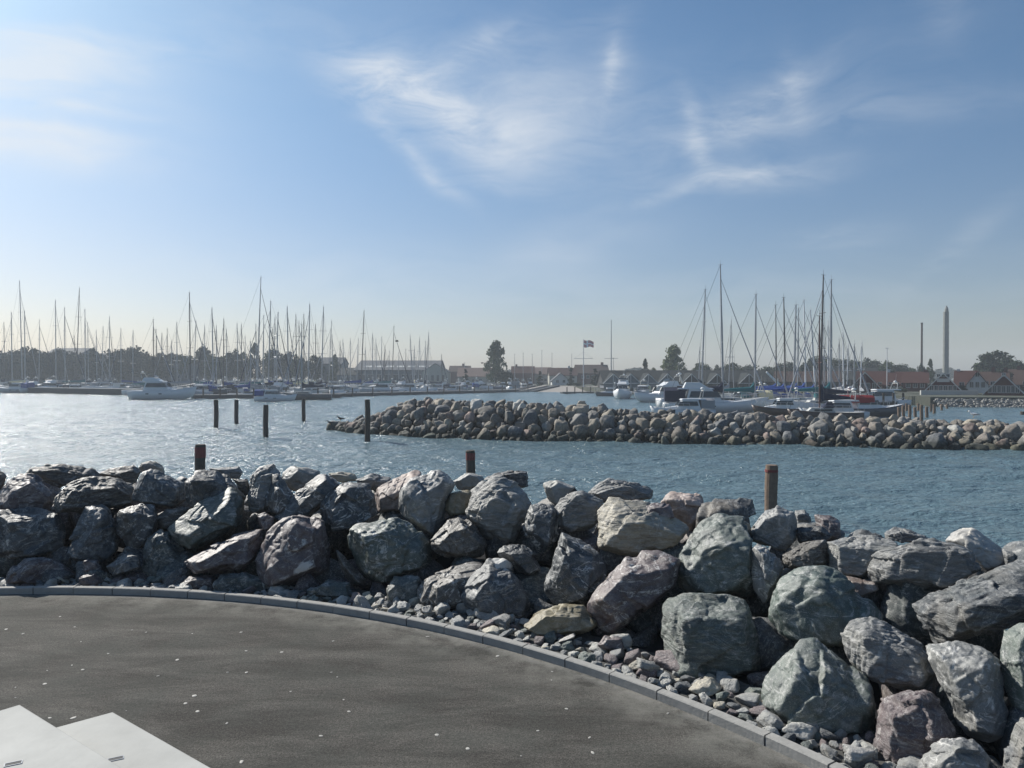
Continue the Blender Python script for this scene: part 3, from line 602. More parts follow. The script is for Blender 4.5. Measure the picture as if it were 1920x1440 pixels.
# boulders deep in the gaps and beyond the frame
g = np.random.default_rng(5); more = []
for a in np.arange(R(-18), R(126), .5/(CR+2)):
    for s, zz, sz in ((.98, .0, .21), (1.45, .10, .36), (2.2, .50, .42), (3.1, .66, .44), (4.1, .05, .55), (5.2, -.9, .6)):
        aa = a+g.uniform(-.02, .02)+(.03 if s in (2.2, 4.1) else 0); ss = s+g.uniform(-.12, .12)-.5*leftness(a)
        x, y = CX+(CR+ss)*math.cos(aa), CY+(CR+ss)*math.sin(aa)
        if s > 4 and g.random() < .35: continue
        inview = abs(x/max(y, .1)) < .72 and y > 3
        k = 1.0 if inview else 1.25
        tn = np.array(TINT[g.choice(['blue','dark','purple','brown','teal'])])*.8  # shade of the gaps put into the tint of these boulders
        pos = (x, y, zz+(0 if inview else .12)+g.uniform(-.06,.06)); rs = sz*k*g.uniform(.85, 1.1)
        if s > 4 or not inview: more.append((pos, rs)); continue
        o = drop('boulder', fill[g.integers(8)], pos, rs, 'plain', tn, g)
        tag(o, 'shade-darkened boulder sunk deep in the gaps between the near boulders', 'boulder', 'boulders deep in the gaps')
vs = []; fs = []; n = 0
for pos, rs in more:
    me = fill[g.integers(8)]; V = np.array([v.co[:] for v in me.vertices]); Fc = np.array([p.vertices[:] for p in me.polygons]); E = np.array(Euler(g.uniform(-3, 3, 3)).to_matrix())
    vs.append((V*rs) @ E.T+np.array(pos)); fs.append(Fc+n); n += len(V)
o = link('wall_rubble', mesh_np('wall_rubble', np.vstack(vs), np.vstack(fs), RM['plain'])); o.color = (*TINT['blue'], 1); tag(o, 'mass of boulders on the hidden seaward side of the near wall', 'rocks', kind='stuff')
# small stones between kerb and boulders
cand = []
for k in range(5200):
    a = g.uniform(R(12), R(112)); t = (math.degrees(a)-12)/100
    wd = np.interp(math.degrees(a), [10, 40, 60, 75, 100], [.58, .54, .50, .42, .36]); s = .13+g.random()**1.15*wd
    x, y = CX+(CR+s)*math.cos(a), CY+(CR+s)*math.sin(a)
    if y < 3.5 or abs(x/y) > .70: continue
    r = g.choice([.045, .065, .085, .11, .14], p=[.22,.27,.26,.17,.08])*g.uniform(.8, 1.15); 
    if s-r < .10: continue
    if any((x-q[0])**2+(y-q[1])**2 < (.74*(r+q[2]))**2 for q in cand): continue
    cand.append((x, y, r, s))
cand.sort(key=lambda q: -q[2]/q[1]); print('small stones', len(cand))
for k, (x, y, r, s) in enumerate(cand[:296]):
    tn = np.array(TINT[g.choice(['grey','lgreen','purple','blue','pale','tan'], p=[.40,.12,.12,.10,.20,.06])])*g.uniform(1.3, 2.0)
    z = float(np.interp(s, [0,.3,1], [.0,.015,.05]))+r*.35
    o = drop('stone', chip[g.integers(12)], (x, y, z), r, 'plain', tn, g, .5); o.name = 'stone'
    kn = 'pale' if tn.mean() > .3 else ('dark' if tn.mean() < .15 else 'grey')
    tag(o, {'pale':'pale broken stone in the strip between kerb and boulders','dark':'dark broken stone in the strip between kerb and boulders','grey':'grey broken stone in the strip between kerb and boulders'}[kn], 'stone', kn+' small stones behind the kerb')
if len(cand) > 296:                                     # the remaining, smallest chips as one body
    vs = []; fs = []; n = 0
    src = [(np.array([v.co[:] for v in me.vertices]), np.array([p.vertices[:] for p in me.polygons])) for me in chip]
    for (x, y, r, s) in cand[296:]:
        V, Fc = src[g.integers(12)]; E = np.array(Euler(g.uniform(-.5, .5, 3)).to_matrix()); z = float(np.interp(s, [0,.3,1], [.0,.015,.05]))+r*.3
        vs.append((V*r) @ E.T+np.array([x, y, z])); fs.append(Fc+n); n += len(V)
    o = link('stone_chips', mesh_np('stone_chips', np.vstack(vs), np.vstack(fs), RM['plain'])); o.color = (*TINT['grey'], 1); tag(o, 'fine grey stone chips filling the strip behind the kerb', 'stone chips', kind='stuff')
# singled-out stones
for (px, py, r, tn, lb, ft) in ((1218,1256,.105,'pale','rounded pale stone, largest beside the kerb below the block shaped green boulder',1), (1618,1422,.10,'white','bright white broken stone at the bottom, left of the rust purple boulder',1),
        (1062,1203,.085,'white','thin bright flat stone below the yellow ochre boulder',.35), (800,1147,.09,'pale','pale angular stone right behind the kerb, leftmost of the lit ones',1), (938,1170,.11,'grey','round grey stone behind the kerb under the slate boulder with tan patch',1)):
    x, y = gp(px, py, .08); o = drop('stone', chip[g.integers(12)], (x, y, .10), r, 'plain', np.array(TINT[tn]), g, .4); o.scale = (r, r, r*ft); tag(o, lb, 'stone', 'larger single stones behind the kerb')

# ---------------------------------------------------------------- posts in the water
def post(px, ytop, depth, d, m, label, band=None, sink=1.5, group='wooden mooring posts in the channel'):
    zt = PZ(ytop, depth); z0 = WZ-sink; rt = empty('mooring_post', (PX(px, depth), depth, z0)); tag(rt, label, 'post', group)
    b = MB(); secs = []; n = 14; H = zt-z0; ph = random.random()*6
    for k in range(11):
        z = H*k/10; r = d/2*(1.06-.06*k/10)*(1+.03*math.sin(k*1.9+ph)); secs.append([(r*math.cos(2*math.pi*i/n)+.012*math.sin(k+ph), r*math.sin(2*math.pi*i/n), z) for i in range(n)])
    r = d/2*.97; secs.append([(r*.92*math.cos(2*math.pi*i/n), r*.92*math.sin(2*math.pi*i/n), H+.03) for i in range(n)])
    b.loft(secs); b.build('shaft', M[m], rt, smooth=False)
    if band:
        for (a0, a1) in band:
            b = MB(); b.loft([[(d/2*1.05*math.cos(2*math.pi*i/18), d/2*1.05*math.sin(2*math.pi*i/18), z) for i in range(18)] for z in (H-a0, H-a1)]); b.build('painted_band', M['redpaint'], rt)
post(375, 835, 25.4, .34, 'wood', 'dark wooden post, leftmost of the three behind the near boulders', [(.42, .06)])
post(882, 846, 27, .33, 'wood', 'dark wooden post with a worn red top, middle of the three behind the near boulders', [(.32, .06)])
post(1447, 874, 20, .33, 'wood2', 'brown wooden post with a narrow red band, tallest above the near boulders', [(.16, .09)])
for px, yt, yb, lb in ((405,750,805,'leftmost dark post of the five standing in the channel'),(443,750,795,'short dark post, second from left in the channel'),(498,760,820,'dark post in the channel standing nearest, third from left'),(569,749,790,'farthest thin dark post in the channel'),(689,750,827,'tall dark post in front of the breakwater tip')):
    post(px, yt, 4*F/(yb-HY), .33, 'wood', lb)
post(1918, 772, 78, .45, 'wood', 'dark post behind the far breakwater at the right edge')

# ---------------------------------------------------------------- far breakwater
FL = np.array([(-13.9,56.5),(-11.6,53.4),(-9.4,51.5),(-5.6,49.2),(0,46.8),(7.7,44.9),(19.4,42.2),(28.6,40.0),(40,37.5),(52,35.5)])
CHh = np.array([.2,1.35,2.35,2.45,2.30,1.9,1.62,1.40,1.35,1.3])
seg = np.r_[0, np.cumsum(np.linalg.norm(np.diff(FL, axis=0), axis=1))]; LT = seg[-1]
def bw(t):
    x = np.interp(t, seg, FL[:,0]); y = np.interp(t, seg, FL[:,1]); e = .8
    d = np.array([np.interp(t+e, seg, FL[:,0])-np.interp(t-e, seg, FL[:,0]), np.interp(t+e, seg, FL[:,1])-np.interp(t-e, seg, FL[:,1])]); d /= np.linalg.norm(d)
    return np.array([x, y]), np.array([-d[1], d[0]]), float(np.interp(t, seg, CHh))
b = MB(); secs = []
for k in range(61):
    p, n, h = bw(LT*k/60); h2 = max(h-.75, -.5); secs.append([(*(p+n*q), z) for q, z in ((-.2, WZ-1.2), (.6, WZ-.1), (2.7, WZ+h2), (4.2, WZ+h2), (7.2, WZ-1.2))])
b.loft(secs, cap=True, close=False); o = b.build('breakwater_core', M['core']); tag(o, kind='structure')
bt = {'tan': (.27,.23,.175), 'grey': (.18,.17,.155), 'brown': (.17,.145,.12), 'pinkish': (.22,.155,.13), 'pale': (.34,.325,.29), 'dark': (.10,.105,.11)}
g = np.random.default_rng(21); rocks = []
rows = [(-.25,-.02,'at the waterline'),(.30,.16,'at the waterline'),(.85,.38,'in the middle'),(1.4,.60,'in the middle'),(2.0,.80,'in the middle'),(2.75,.97,'on the crest'),(3.7,.98,'on the crest')]
for ri, (q, hf, where) in enumerate(rows):
    t = g.uniform(0, .4)
    while t < LT:
        p, n, h = bw(t); sz = float(np.clip(g.lognormal(-1.04, .34), .19, .62))
        pos = p+n*(q+g.uniform(-.22,.22)); z = WZ+(h-.38)*hf+g.uniform(-.10,.10)
        if h < 1.0: z = WZ+(h-.2)*hf*.9+.12; pos = p+n*(q*.75+.3)
        rocks.append((pos[0], pos[1], z, sz, where)); t += sz*1.38+g.uniform(0, .1)
for t in np.arange(0, LT, .9):                          # lee side
    for q, hf in ((4.8,.75),(5.6,.4),(6.4,.05)):
        p, n, h = bw(t); pos = p+n*(q+g.uniform(-.2,.2)); rocks.append((pos[0], pos[1], WZ+(h-.38)*hf+g.uniform(-.1,.1), g.uniform(.4,.6), 'lee'))
def infr(r): return abs(r[0]/r[1]) < .70 and r[4] != 'lee'
vis = sorted([r for r in rocks if infr(r)], key=lambda r: -r[3]/r[1]); print('breakwater visible', len(vis), 'all', len(rocks))
solo = vis[:300]; rest = vis[300:]+[r for r in rocks if not infr(r)]
cn = list(bt)
for (x, y, z, sz, where) in solo:
    c = cn[g.choice(6, p=[.27,.29,.16,.07,.11,.10])]; tn = np.array(bt[c]); tn = tn*g.uniform(.55, 1.2)*(1.15 if 'crest' in where else .92)*np.array([.97, 1, 1.04])  # crest tints lightened as if sunlit, lower rows darkened
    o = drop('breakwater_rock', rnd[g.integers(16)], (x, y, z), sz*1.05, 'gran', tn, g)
    px = 960+F*x/y; sec = 'near its tip' if px < 900 else ('in its middle stretch' if px < 1300 else ('below the tall masts' if px < 1620 else 'towards the right edge'))
    tag(o, f'{c} rounded boulder {where} of the far breakwater {sec}', 'rock', f'{c} boulders {where} of the far breakwater {sec}')
src = [(np.array([v.co[:] for v in me.vertices]), np.array([p.vertices[:] for p in me.polygons])) for me in rnd]
vs = []; fs = []; n = 0
for (x, y, z, sz, wh) in rest:
    V, Fc = src[g.integers(16)]; E = np.array(Euler(g.uniform(-3, 3, 3)).to_matrix()); vs.append((V*sz*1.05) @ E.T+np.array([x,y,z])); fs.append(Fc+n); n += len(V)
o = link('breakwater_rubble', mesh_np('rubble', np.vstack(vs), np.vstack(fs), RM['sea'])); o.color = (.115,.105,.092,1); tag(o, 'mass of smaller rounded rocks of the far breakwater', 'rocks', kind='stuff')
# stony bank in front of the red cabins at right
vs = []; fs = []; n = 0; b = MB()
for k in range(420):
    t = g.random(); x = 56.5+11*t+g.uniform(-.3,.3); y = 97.6-3.2*t; q = g.random(); sz = g.uniform(.16,.34)
    V, Fc = src[g.integers(16)]; vs.append((V*sz)+np.array([x, y-.6+q*1.8, WZ-.05+q*1.0])); fs.append(Fc+n); n += len(V)
o = link('stone_bank', mesh_np('bank', np.vstack(vs), np.vstack(fs), RM['gran'])); o.color = (.10,.10,.094,1); tag(o, 'bank of small pale stones along the shore below the red cabins', 'stone bank', kind='stuff')

# ---------------------------------------------------------------- land
b = MB(); LP = [(-900,262),(-60,250),(-12,236),(3,218),(17,200),(22,170),(52,164),(53,118),(56,99),(80,92),(880,80),(880,900),(-900,900)]
b.prism(LP, WZ-1.2, -.02); o = b.build('ground', M['ground']); tag(o, kind='structure')

# ---------------------------------------------------------------- boats
def hull_secs(L, B, fb, sheer=.35, bowr=1.15, n=11, transom=.7):
    secs = []; prof = []
    for k in range(n):
        t = k/(n-1); x = -L/2+L*t; hb = B/2*(transom+(1-transom)*math.sin(math.pi*min(t/.85, 1)*.5))*(1 if t < .45 else max(.015, math.cos((t-.45)/.55*math.pi/2)**.75))
        zd = fb*(1+sheer*(max(t-.35, 0)/.65)**2*bowr); rise = .55*max(0, (t-.6)/.4)**2*fb
        xb = x-.10*L*max(0, (t-.7)/.3)**1.5*0; sh = .06*L*max(0,(t-.75)/.25)
        secs.append([(x+sh*0, -hb, zd), (x-sh*.6, -hb*.92, zd*.45), (x-sh, -hb*.55, -.25+rise), (x-sh, hb*.55, -.25+rise), (x-sh*.6, hb*.92, zd*.45), (x+sh*0, hb, zd)])
    return secs
def cabin(b, x0, x1, w0, w1, z0, z1, rake=.5, tum=.8):
    b.loft([[(x0,-w0,z0),(x0,w0,z0),(x1,w1,z0),(x1,-w1,z0)], [(x0+rake*.3,-w0*tum,z1),(x0+rake*.3,w0*tum,z1),(x1-rake,w1*tum,z1),(x1-rake,-w1*tum,z1)]])
def sailboat(xt, yt, depth, yaw, hm='white', cm='navycloth', xb=None, furl=1, label='', group=None, md=.20, mm='mast', L=None, simple=False, stay=None):
    xb = xt if xb is None else xb; zt = PZ(yt, depth)-WZ; L = L or min(max(.68*zt, 6.5), 13.5); B = L*.30; fb = .085*L+.25
    rt = empty('sailboat', (PX(xb, depth), depth, WZ), yaw); tag(rt, label, 'sailboat', group)
    mx = .06*L; rt.location = (PX(xb, depth)-mx*math.cos(yaw), depth-mx*math.sin(yaw), WZ)
    MB().loft(hull_secs(L, B, fb)).build('hull', M[hm], rt, smooth=True)
    b = MB(); b.loft([[(s[0][0], s[0][1]*.96, s[0][2]+.015), (s[5][0], s[5][1]*.96, s[5][2]+.015)] for s in hull_secs(L, B, fb)], cap=False, close=False)
    cabin(b, -.12*L, .26*L, B*.30, B*.17, fb*.95, fb+.42, .5); b.build('deck', M['offwhite'], rt)
    b = MB(); b.box(-.08*L, .16*L, -B*.285, -B*.27, fb+.14, fb+.30); b.box(-.08*L, .16*L, B*.27, B*.285, fb+.14, fb+.30); b.build('cabin_window', M['glass'], rt)
    dx = (xt-xb)/F*depth; lx, ly = dx*math.cos(-yaw), dx*math.sin(-yaw); r = md/2
    top = Vector((mx+lx, ly, zt)); foot = Vector((mx, 0, fb+.3)); at = lambda q: foot.lerp(top, q)
    b = MB(); b.tube(foot, at(.65), r, r*.95, 7); b.tube(at(.65), top, r*.95, r*.55, 7)
    b.tube(top+Vector((-.25,0,0)), top+Vector((.25,0,.05)), .02, .02, 4); b.tube(top, top+Vector((0,0,.6)), .02, .01, 4)
    m_ = b.build('mast', M[mm], rt)
    b = MB()
    for q in ((.42, .70) if zt > 13 else (.5,)):
        c = at(q); b.tube(c-Vector((.02, B*.32*(1-q*.4), 0)), c+Vector((-.02, B*.32*(1-q*.4), 0)), .035, .035, 4)
    b.build('spreader', M[mm], m_)
    b = MB(); bow = Vector((L*.47, 0, fb*1.35)); st = Vector((-L*.49, 0, fb))
    b.tube(st, top, .018, .018, 3)
    for sgn in (-1, 1):
        qs = at(.5)+Vector((0, sgn*B*.26, 0)); b.tube(Vector((mx-.1, sgn*B*.45, fb)), qs, .018, .018, 3); b.tube(qs, at(.96), .018, .018, 3)
    if not furl: b.tube(bow, at(.97), .02, .02, 3)
    b.build('rigging', M['wire'], rt)
    if furl:
        b = MB(); e = at(.90); b.tube(bow+Vector((0,0,.4)), bow.lerp(e, .5), .085*furl, .075*furl, 6); b.tube(bow.lerp(e, .5), e, .075*furl, .03*furl, 6); b.tube(bow, e, .02, .02, 3); b.build('furled_headsail', M['navycloth' if furl > 1 else 'sailroll'], rt)
    b = MB(); b.tube((mx, 0, fb+1.15), (-.36*L, 0, fb+1.25), .07, .06, 6); b.build('boom', M[mm], rt)
    b = MB(); b.loft([[(x, yy*wd, fb+1.2+zz*hh) for yy, zz in ((-1,0),(-.8,.8),(0,1.15),(.8,.8),(1,0),(0,-.3))] for x, wd, hh in ((mx-.05,.16,1.1 if not simple else .8),(mx-.5,.19,.45),(-.15*L,.17,.34),(-.35*L,.09,.16))]); b.build('sail_cover', M[cm], rt)
    if not simple:
        b = MB(); b.loft([[(x, yy*B*.26, fb+.4+zz*hh) for yy, zz in ((-1,0),(-.9,.8),(0,1),(.9,.8),(1,0))] for x, hh in ((-.10*L,.55),(-.04*L,.5),(.02*L,.08))]); b.build('sprayhood', M[cm], rt)
        b = MB()
        for sgn in (-1, 1):
            pr = None
            for s in hull_secs(L, B, fb)[::2]:
                p = Vector((s[0][0], sgn*abs(s[0][1])*.94, s[0][2])); q = p+Vector((0,0,.6)); b.tube(p, q, .016, .016, 4)
                if pr: b.tube(pr, q, .013, .013, 3)
                pr = q
        b.build('guard_rail', M['steel'], rt)
    return rt
def motorboat(px, depth, yaw, L, label, hm='white', fly=False, group=None, canopy=None, tall=1., z=0):
    rt = empty('motorboat', (PX(px, depth), depth, WZ+z), yaw); tag(rt, label, 'motorboat', group); B = L*.32; fb = (.085*L+.25)*tall
    MB().loft(hull_secs(L, B, fb, .45, transom=.9)).build('hull', M[hm], rt, smooth=True)
    hs = hull_secs(L, B, fb, .45, transom=.9)
    b = MB(); b.loft([[(s[0][0], s[0][1]*.96, s[0][2]+.015), (s[5][0], s[5][1]*.96, s[5][2]+.015)] for s in hs], cap=False, close=False)
    b.loft([[(.08*L,-B*.32,fb),(.08*L,B*.32,fb),(.30*L,B*.14,fb*1.1),(.30*L,-B*.14,fb*1.1)],[(.08*L,-B*.27,fb+.35),(.08*L,B*.27,fb+.35),(.24*L,B*.12,fb+.22),(.24*L,-B*.12,fb+.22)]]); b.build('deck', M['white'], rt)
    hz = .12*L+.25 if L > 7 else .95
    hz = min(hz, 1.7)
    b = MB(); cabin(b, -.28*L, .12*L, B*.38, B*.32, fb, fb+hz, .13*L, .82); b.build('deckhouse', M['white'], rt)
    b = MB(); z0, z1 = fb+hz*.42, fb+hz*.86
    for sgn in (-1, 1): b.add([(-.24*L, sgn*B*.372, z0), (.085*L, sgn*B*.33, z0), (.045*L, sgn*B*.315, z1), (-.22*L, sgn*B*.345, z1), (-.24*L, sgn*B*.30, z0), (.085*L, sgn*B*.27, z0), (.045*L, sgn*B*.26, z1), (-.22*L, sgn*B*.28, z1)], [(0,1,2,3),(7,6,5,4),(0,4,5,1),(1,5,6,2),(2,6,7,3),(3,7,4,0)])
    xa = .12*L-.13*L*.42+.02; xb2 = .12*L-.13*L*.86+.02
    b.add([(xa,-B*.27,z0),(xa,B*.27,z0),(xb2,B*.24,z1),(xb2,-B*.24,z1),(xa-.1,-B*.27,z0),(xa-.1,B*.27,z0),(xb2-.1,B*.24,z1),(xb2-.1,-B*.24,z1)], [(0,1,2,3),(7,6,5,4),(0,4,5,1),(2,6,7,3),(1,5,6,2),(3,7,4,0)])
    b.build('window', M['glass'], rt)
    b = MB(); b.loft([[(-.36*L,-B*.36,fb+hz),(-.36*L,B*.36,fb+hz),(.02*L,B*.28,fb+hz+.01),(.02*L,-B*.28,fb+hz+.01)],[(-.35*L,-B*.34,fb+hz+.12),(-.35*L,B*.34,fb+hz+.12),(.0,B*.26,fb+hz+.12),(.0,-B*.26,fb+hz+.12)]]); b.build('hardtop', M['white'], rt)
    if fly:
        b = MB(); cabin(b, -.30*L, -.03*L, B*.30, B*.24, fb+hz+.1, fb+hz+.75, .10*L, .9); b.build('flybridge', M['white'], rt)
        b = MB(); b.loft([[(-.12*L,-B*.22,fb+hz+.76),(-.12*L,B*.22,fb+hz+.76),(-.10*L,B*.22,fb+hz+.76),(-.10*L,-B*.22,fb+hz+.76)],[(-.15*L,-B*.2,fb+hz+1.1),(-.15*L,B*.2,fb+hz+1.1),(-.14*L,B*.2,fb+hz+1.1),(-.14*L,-B*.2,fb+hz+1.1)]]); b.build('windscreen', M['glass'], rt)
    b = MB(); zt = fb+hz+(.7 if fly else .1)
    for sgn in (-1, 1): b.tube((-.30*L, sgn*B*.30, zt-.1), (-.33*L, sgn*B*.2, zt+.8), .05, .04, 5)
    b.tube((-.33*L, -B*.2, zt+.8), (-.33*L, B*.2, zt+.8), .05, .05, 5); b.tube((-.33*L,0,zt+.8), (-.35*L,0,zt+2.0), .02, .01, 4); ra = b.build('radar_arch', M['offwhite'], rt)
    b = MB(); b.ell((-.33*L, 0, zt+1.0), (.22,.22,.13)); b.build('radar_dome', M['white'], ra, smooth=True)
    if canopy:
        b = MB(); b.loft([[(x, yy*B*.40, fb+.15+zz*hz) for yy, zz in (((-1,.45),(-.98,1.0),(-.6,1.22),(.6,1.22),(.98,1.0),(1,.45)) if canopy == 'redcloth' else ((-1,0),(-.95,.8),(-.5,1),(.5,1),(.95,.8),(1,0)))] for x in (-.49*L, (-.02 if canopy == 'redcloth' else -.28)*L)]); b.build('canopy', M[canopy], rt)
    b = MB()
    for sgn in (-1, 1):
        pr = None
        for s in hs[4:]:
            p = Vector((s[0][0], sgn*abs(s[0][1])*.93, s[0][2])); q = p+Vector((.05,0,.62)); b.tube(p, q, .018, .018, 4)
            if pr: b.tube(pr, q, .018, .018, 4)
            pr = q
    b.build('bow_rail', M['steel'], rt)
    b = MB(); 
    for k, sgn in ((3,-1),(5,-1),(3,1),(5,1)):
        s = hs[k]; b.box(s[0][0]-.25, s[0][0]+.25, sgn*abs(s[0][1])*.975-.02, sgn*abs(s[0][1])*.975+.02, fb*.62, fb*.74)
    b.build('porthole', M['glass'], rt)
    return rt

ORD = ['first','second','third','fourth','fifth','sixth','seventh','eighth','ninth','tenth','eleventh','twelfth','thirteenth','fourteenth','fifteenth','sixteenth','seventeenth','eighteenth','nineteenth','twentieth','twenty first','twenty second','twenty third','twenty fourth','twenty fifth']
LEFT = [(8,605),(22,586),(38,527,42),(47,583),(75,600,73),(105,563),(122,577),(150,540,143),(160,580),(140,630),(165,605),(181,620),(194,612,191),(206,594),(227,616),(250,620),
 (288,599),(293,618,295),(304,625),(314,617),(322,640),(332,605),(356,549),(368,602,363),(384,610),(398,577,400),(406,610),(420,598),(425,617),(445,606),(453,608),(460,630),
 (490,520,482),(495,592,493),(480,608),(508,565,503),(516,595,514),(522,586,517),(512,615),(539,575,541),(555,590),(561,602),(570,590),(581,571,578),(592,608),(607,575,603),(622,602,616),(623,628),(638,640),(643,636,646),(657,635),(672,635,669),
 (683,583,677),(685,652),(699,625,698),(705,636),(716,632),(722,648),(730,658),(739,612,735),(748,660),(761,655),(769,628,774),(777,648),(787,632,784),(798,640,796),(804,623,801),(828,665)]
random.seed(12)
zones = [(0,248,'left of the white motor yacht','sailboats left of the motor yacht'),(248,470,'between white motor yacht and blue covered boat','sailboats right of the motor yacht'),(470,628,'before the tall tree group','sailboats before the tree group'),(628,900,'before the long warehouse','sailboats before the warehouse')]
LEFT.sort(); cnt = {}
for it in LEFT:
    xt, yt = it[0], it[1]; xb = it[2] if len(it) > 2 else xt+random.choice((0,0,-1,1))
    zi = [i for i, z in enumerate(zones) if z[0] <= xt < z[1]][0]; cnt[zi] = cnt.get(zi, -1)+1
    big = yt < 590
    near = 188 if xt < 250 else (142 if xt < 640 else 165)
    depth = (near+random.uniform(2, 22)) if yt < 600 else (near+random.uniform(10, 45) if yt < 630 else near+random.uniform(35, 62))
    hm = random.choice(['white','white','white','greyhull','navy','darkhull','offwhite']); cm = random.choice(['navycloth','navycloth','bluecloth','greycloth','greencloth','navycloth','creamcloth'])
    yaw = random.choice([R(78), R(-100), R(84), R(100), R(8), R(172), R(60)])+random.uniform(-.12,.12)
    cn_ = {'navycloth':'navy','bluecloth':'blue','greycloth':'grey','greencloth':'teal','creamcloth':'cream'}[cm]
    sailboat(xt, yt, depth, yaw, hm, cm, xb, furl=random.choice([0,.8,1.0,1.2]) , label=f'sailboat with the {ORD[cnt[zi]]} mast from left {zones[zi][2]}', group=zones[zi][3], md=.25 if big else .20, mm=random.choice(['mast','mast','mastdark','mast']), simple=True)
# small craft among them
random.seed(5); k1 = 0
for px0, px1, d0, d1, n, where in ((0,250,176,215,15,'behind the dark pier'),(370,640,136,190,24,'among masts right of the yacht'),(640,850,160,215,20,'in front of the warehouse'),(850,1000,200,232,12,'between the warehouse and the slipway')):
    for k in range(n):
        px = px0+(px1-px0)*(k+random.uniform(.2,.8))/n; L = random.uniform(5.5, 9.5); dd = random.uniform(d0, d1); fly = random.random() < .3
        cv = random.choice([None,'bluecloth','greycloth','navycloth',None]); sh = {None:'open', 'bluecloth':'blue canopied','greycloth':'grey canopied','navycloth':'navy canopied'}[cv]
        motorboat(px, dd, random.choice([R(80), R(-95), R(5), R(175), R(-80)])+random.uniform(-.2,.2), L, f'small {sh} motorboat, {ORD[k]} from the left {where}', random.choice(['white','white','white','offwhite','greyhull','navy']), fly, 'small motorboats '+where, cv)
sailboat(566, 608, 127, R(186), 'darkhull', 'navycloth', furl=1, label='sailboat with a shade-darkened hull lying broadside along the outer pontoon', group='sailboats before the tree group', simple=True)  # dark hull colour stands for a side lying in shadow
motorboat(308, 129, R(2), 11.2, 'large white motor yacht with flybridge lying broadside, biggest boat at left', 'white', True, tall=1.25)
motorboat(518, 119, R(3), 6.6, 'small white motorboat under a blue canopy right of the motor yacht', 'white', False, canopy='bluecloth')
sailboat(470, 640, 138, R(4), 'white', 'bluecloth', label='sailboat with a bright blue sail cover beside the small canopied boat', simple=False)

# right harbour: larger yachts behind the breakwater
RG = 'sailboats behind the far breakwater'
sailboat(1322,543,98,R(8),'white','navycloth',1315,0,'sailboat with a pale mast and wide spreaders, left of the tallest mast',RG,.22)
sailboat(1312,650,120,R(80),'white','greycloth',1310,0,'small sailboat with the short thin mast left of the pale mast',RG,.16,simple=True)
sailboat(1350,497,84,R(-8),'white','navycloth',1356,.8,'sailboat with the tallest mast and dark furled headsail',RG,.22)
sailboat(1371,600,115,R(60),'white','greycloth',1366,.7,'sailboat with a faint mast under the sloping headsail of the tallest',RG,.16,simple=True)
sailboat(1417,552,90,R(-14),'white','greencloth',1415,.8,'sailboat with a straight grey mast and teal sail cover',RG,.24)
sailboat(1454,572,104,R(-25),'white','bluecloth',1456,.8,'sailboat with a dark mast, next right of the straight grey mast',RG,.18,'mastdark',simple=True)
sailboat(1469,558,95,R(-18),'white','bluecloth',1473,.8,'sailboat with a dark tapering mast and blue cover',RG,.22,'mastdark')
sailboat(1470,632,112,R(70),'offwhite','bluecloth',1471,.7,'small sailboat whose mast stands behind the dark tapering one',RG,.16,simple=True)
sailboat(1492,572,92,R(-20),'white','bluecloth',1488,.9,'sailboat with a thick grey mast, left of a close pair',RG,.26)
sailboat(1497,578,106,R(-30),'white','bluecloth',1495,.7,'sailboat with the thinner mast of the close pair',RG,.18,simple=True)
sailboat(1507,563,99,R(-24),'white','bluecloth',1511,.8,'sailboat with a pale mast leaning slightly left, blue cover',RG,.2,'mastpale')
sailboat(1519,582,96,R(-28),'white','bluecloth',1530,.8,'sailboat whose pale mast leans far to the left',RG,.22,'mastpale')
sailboat(1543,516,80,R(188),'white','navycloth',1538,.8,'dark sailboat with the tall black mast and headsail sloping left',RG,.23,'mastdark',L=9)
sailboat(1536,593,66,R(178),'woodhull','navycloth',1537,0,'wooden boat with a dark red mast just behind the breakwater',RG,.15,'mastwood',L=6.5)
sailboat(1544,605,110,R(70),'white','navycloth',1546,0,'small sailboat with a grey mast right of the black one',RG,.16,simple=True)
sailboat(1552,600,104,R(70),'white','greycloth',1553,0,'small sailboat with a pale mast left of the tall straight one',RG,.18,'mastpale',simple=True)
sailboat(1558,525,86,R(-12),'white','greencloth',1557,.9,'sailboat with the tall straight grey mast, headsail sloping right',RG,.25)
sailboat(1573,635,115,R(75),'white','navycloth',1574,0,'small sailboat, first mast right of the tall straight one',RG,.16,simple=True)
sailboat(1580,622,105,R(-70),'white','greycloth',1582,0,'small sailboat with a pale mast above the red canopy boat',RG,.18,'mastpale',simple=True)
sailboat(1590,645,108,R(75),'offwhite','navycloth',1588,0,'small sailboat with a short pale mast before the left red gable',RG,.18,'mastpale',simple=True)
sailboat(1602,645,102,R(-75),'white','greycloth',1601,0,'small sailboat with a short grey mast before the left red gable',RG,.17,simple=True)
sailboat(1616,640,104,R(75),'white','greycloth',1613,0,'sailboat with the rightmost mast of the cluster, before the red gable',RG,.18,'mastpale',simple=True)
motorboat(1335,82,R(-9),10.6,'large white flybridge motor yacht just behind the breakwater','white',True,canopy='navycloth',tall=.85).location.z += .1
motorboat(1278,72,R(180),6.2,'small white cabin boat with a framed canopy at the breakwater','white',False,canopy='greycloth')
motorboat(1238,116,R(205),10.0,'white motorboat moored left of the flybridge yacht','white',True)
motorboat(1203,138,R(250),8.5,'low grey hulled motorboat with a cream canopy between two white ones','greyhull',False,canopy='creamcloth')
motorboat(1166,134,R(255),10.0,'white motorboat with a tall wheelhouse seen from the bow','white',True,tall=1.1)
motorboat(1138,150,R(185),5.0,'small dark open boat at the end of the row by the slipway','darkhull')
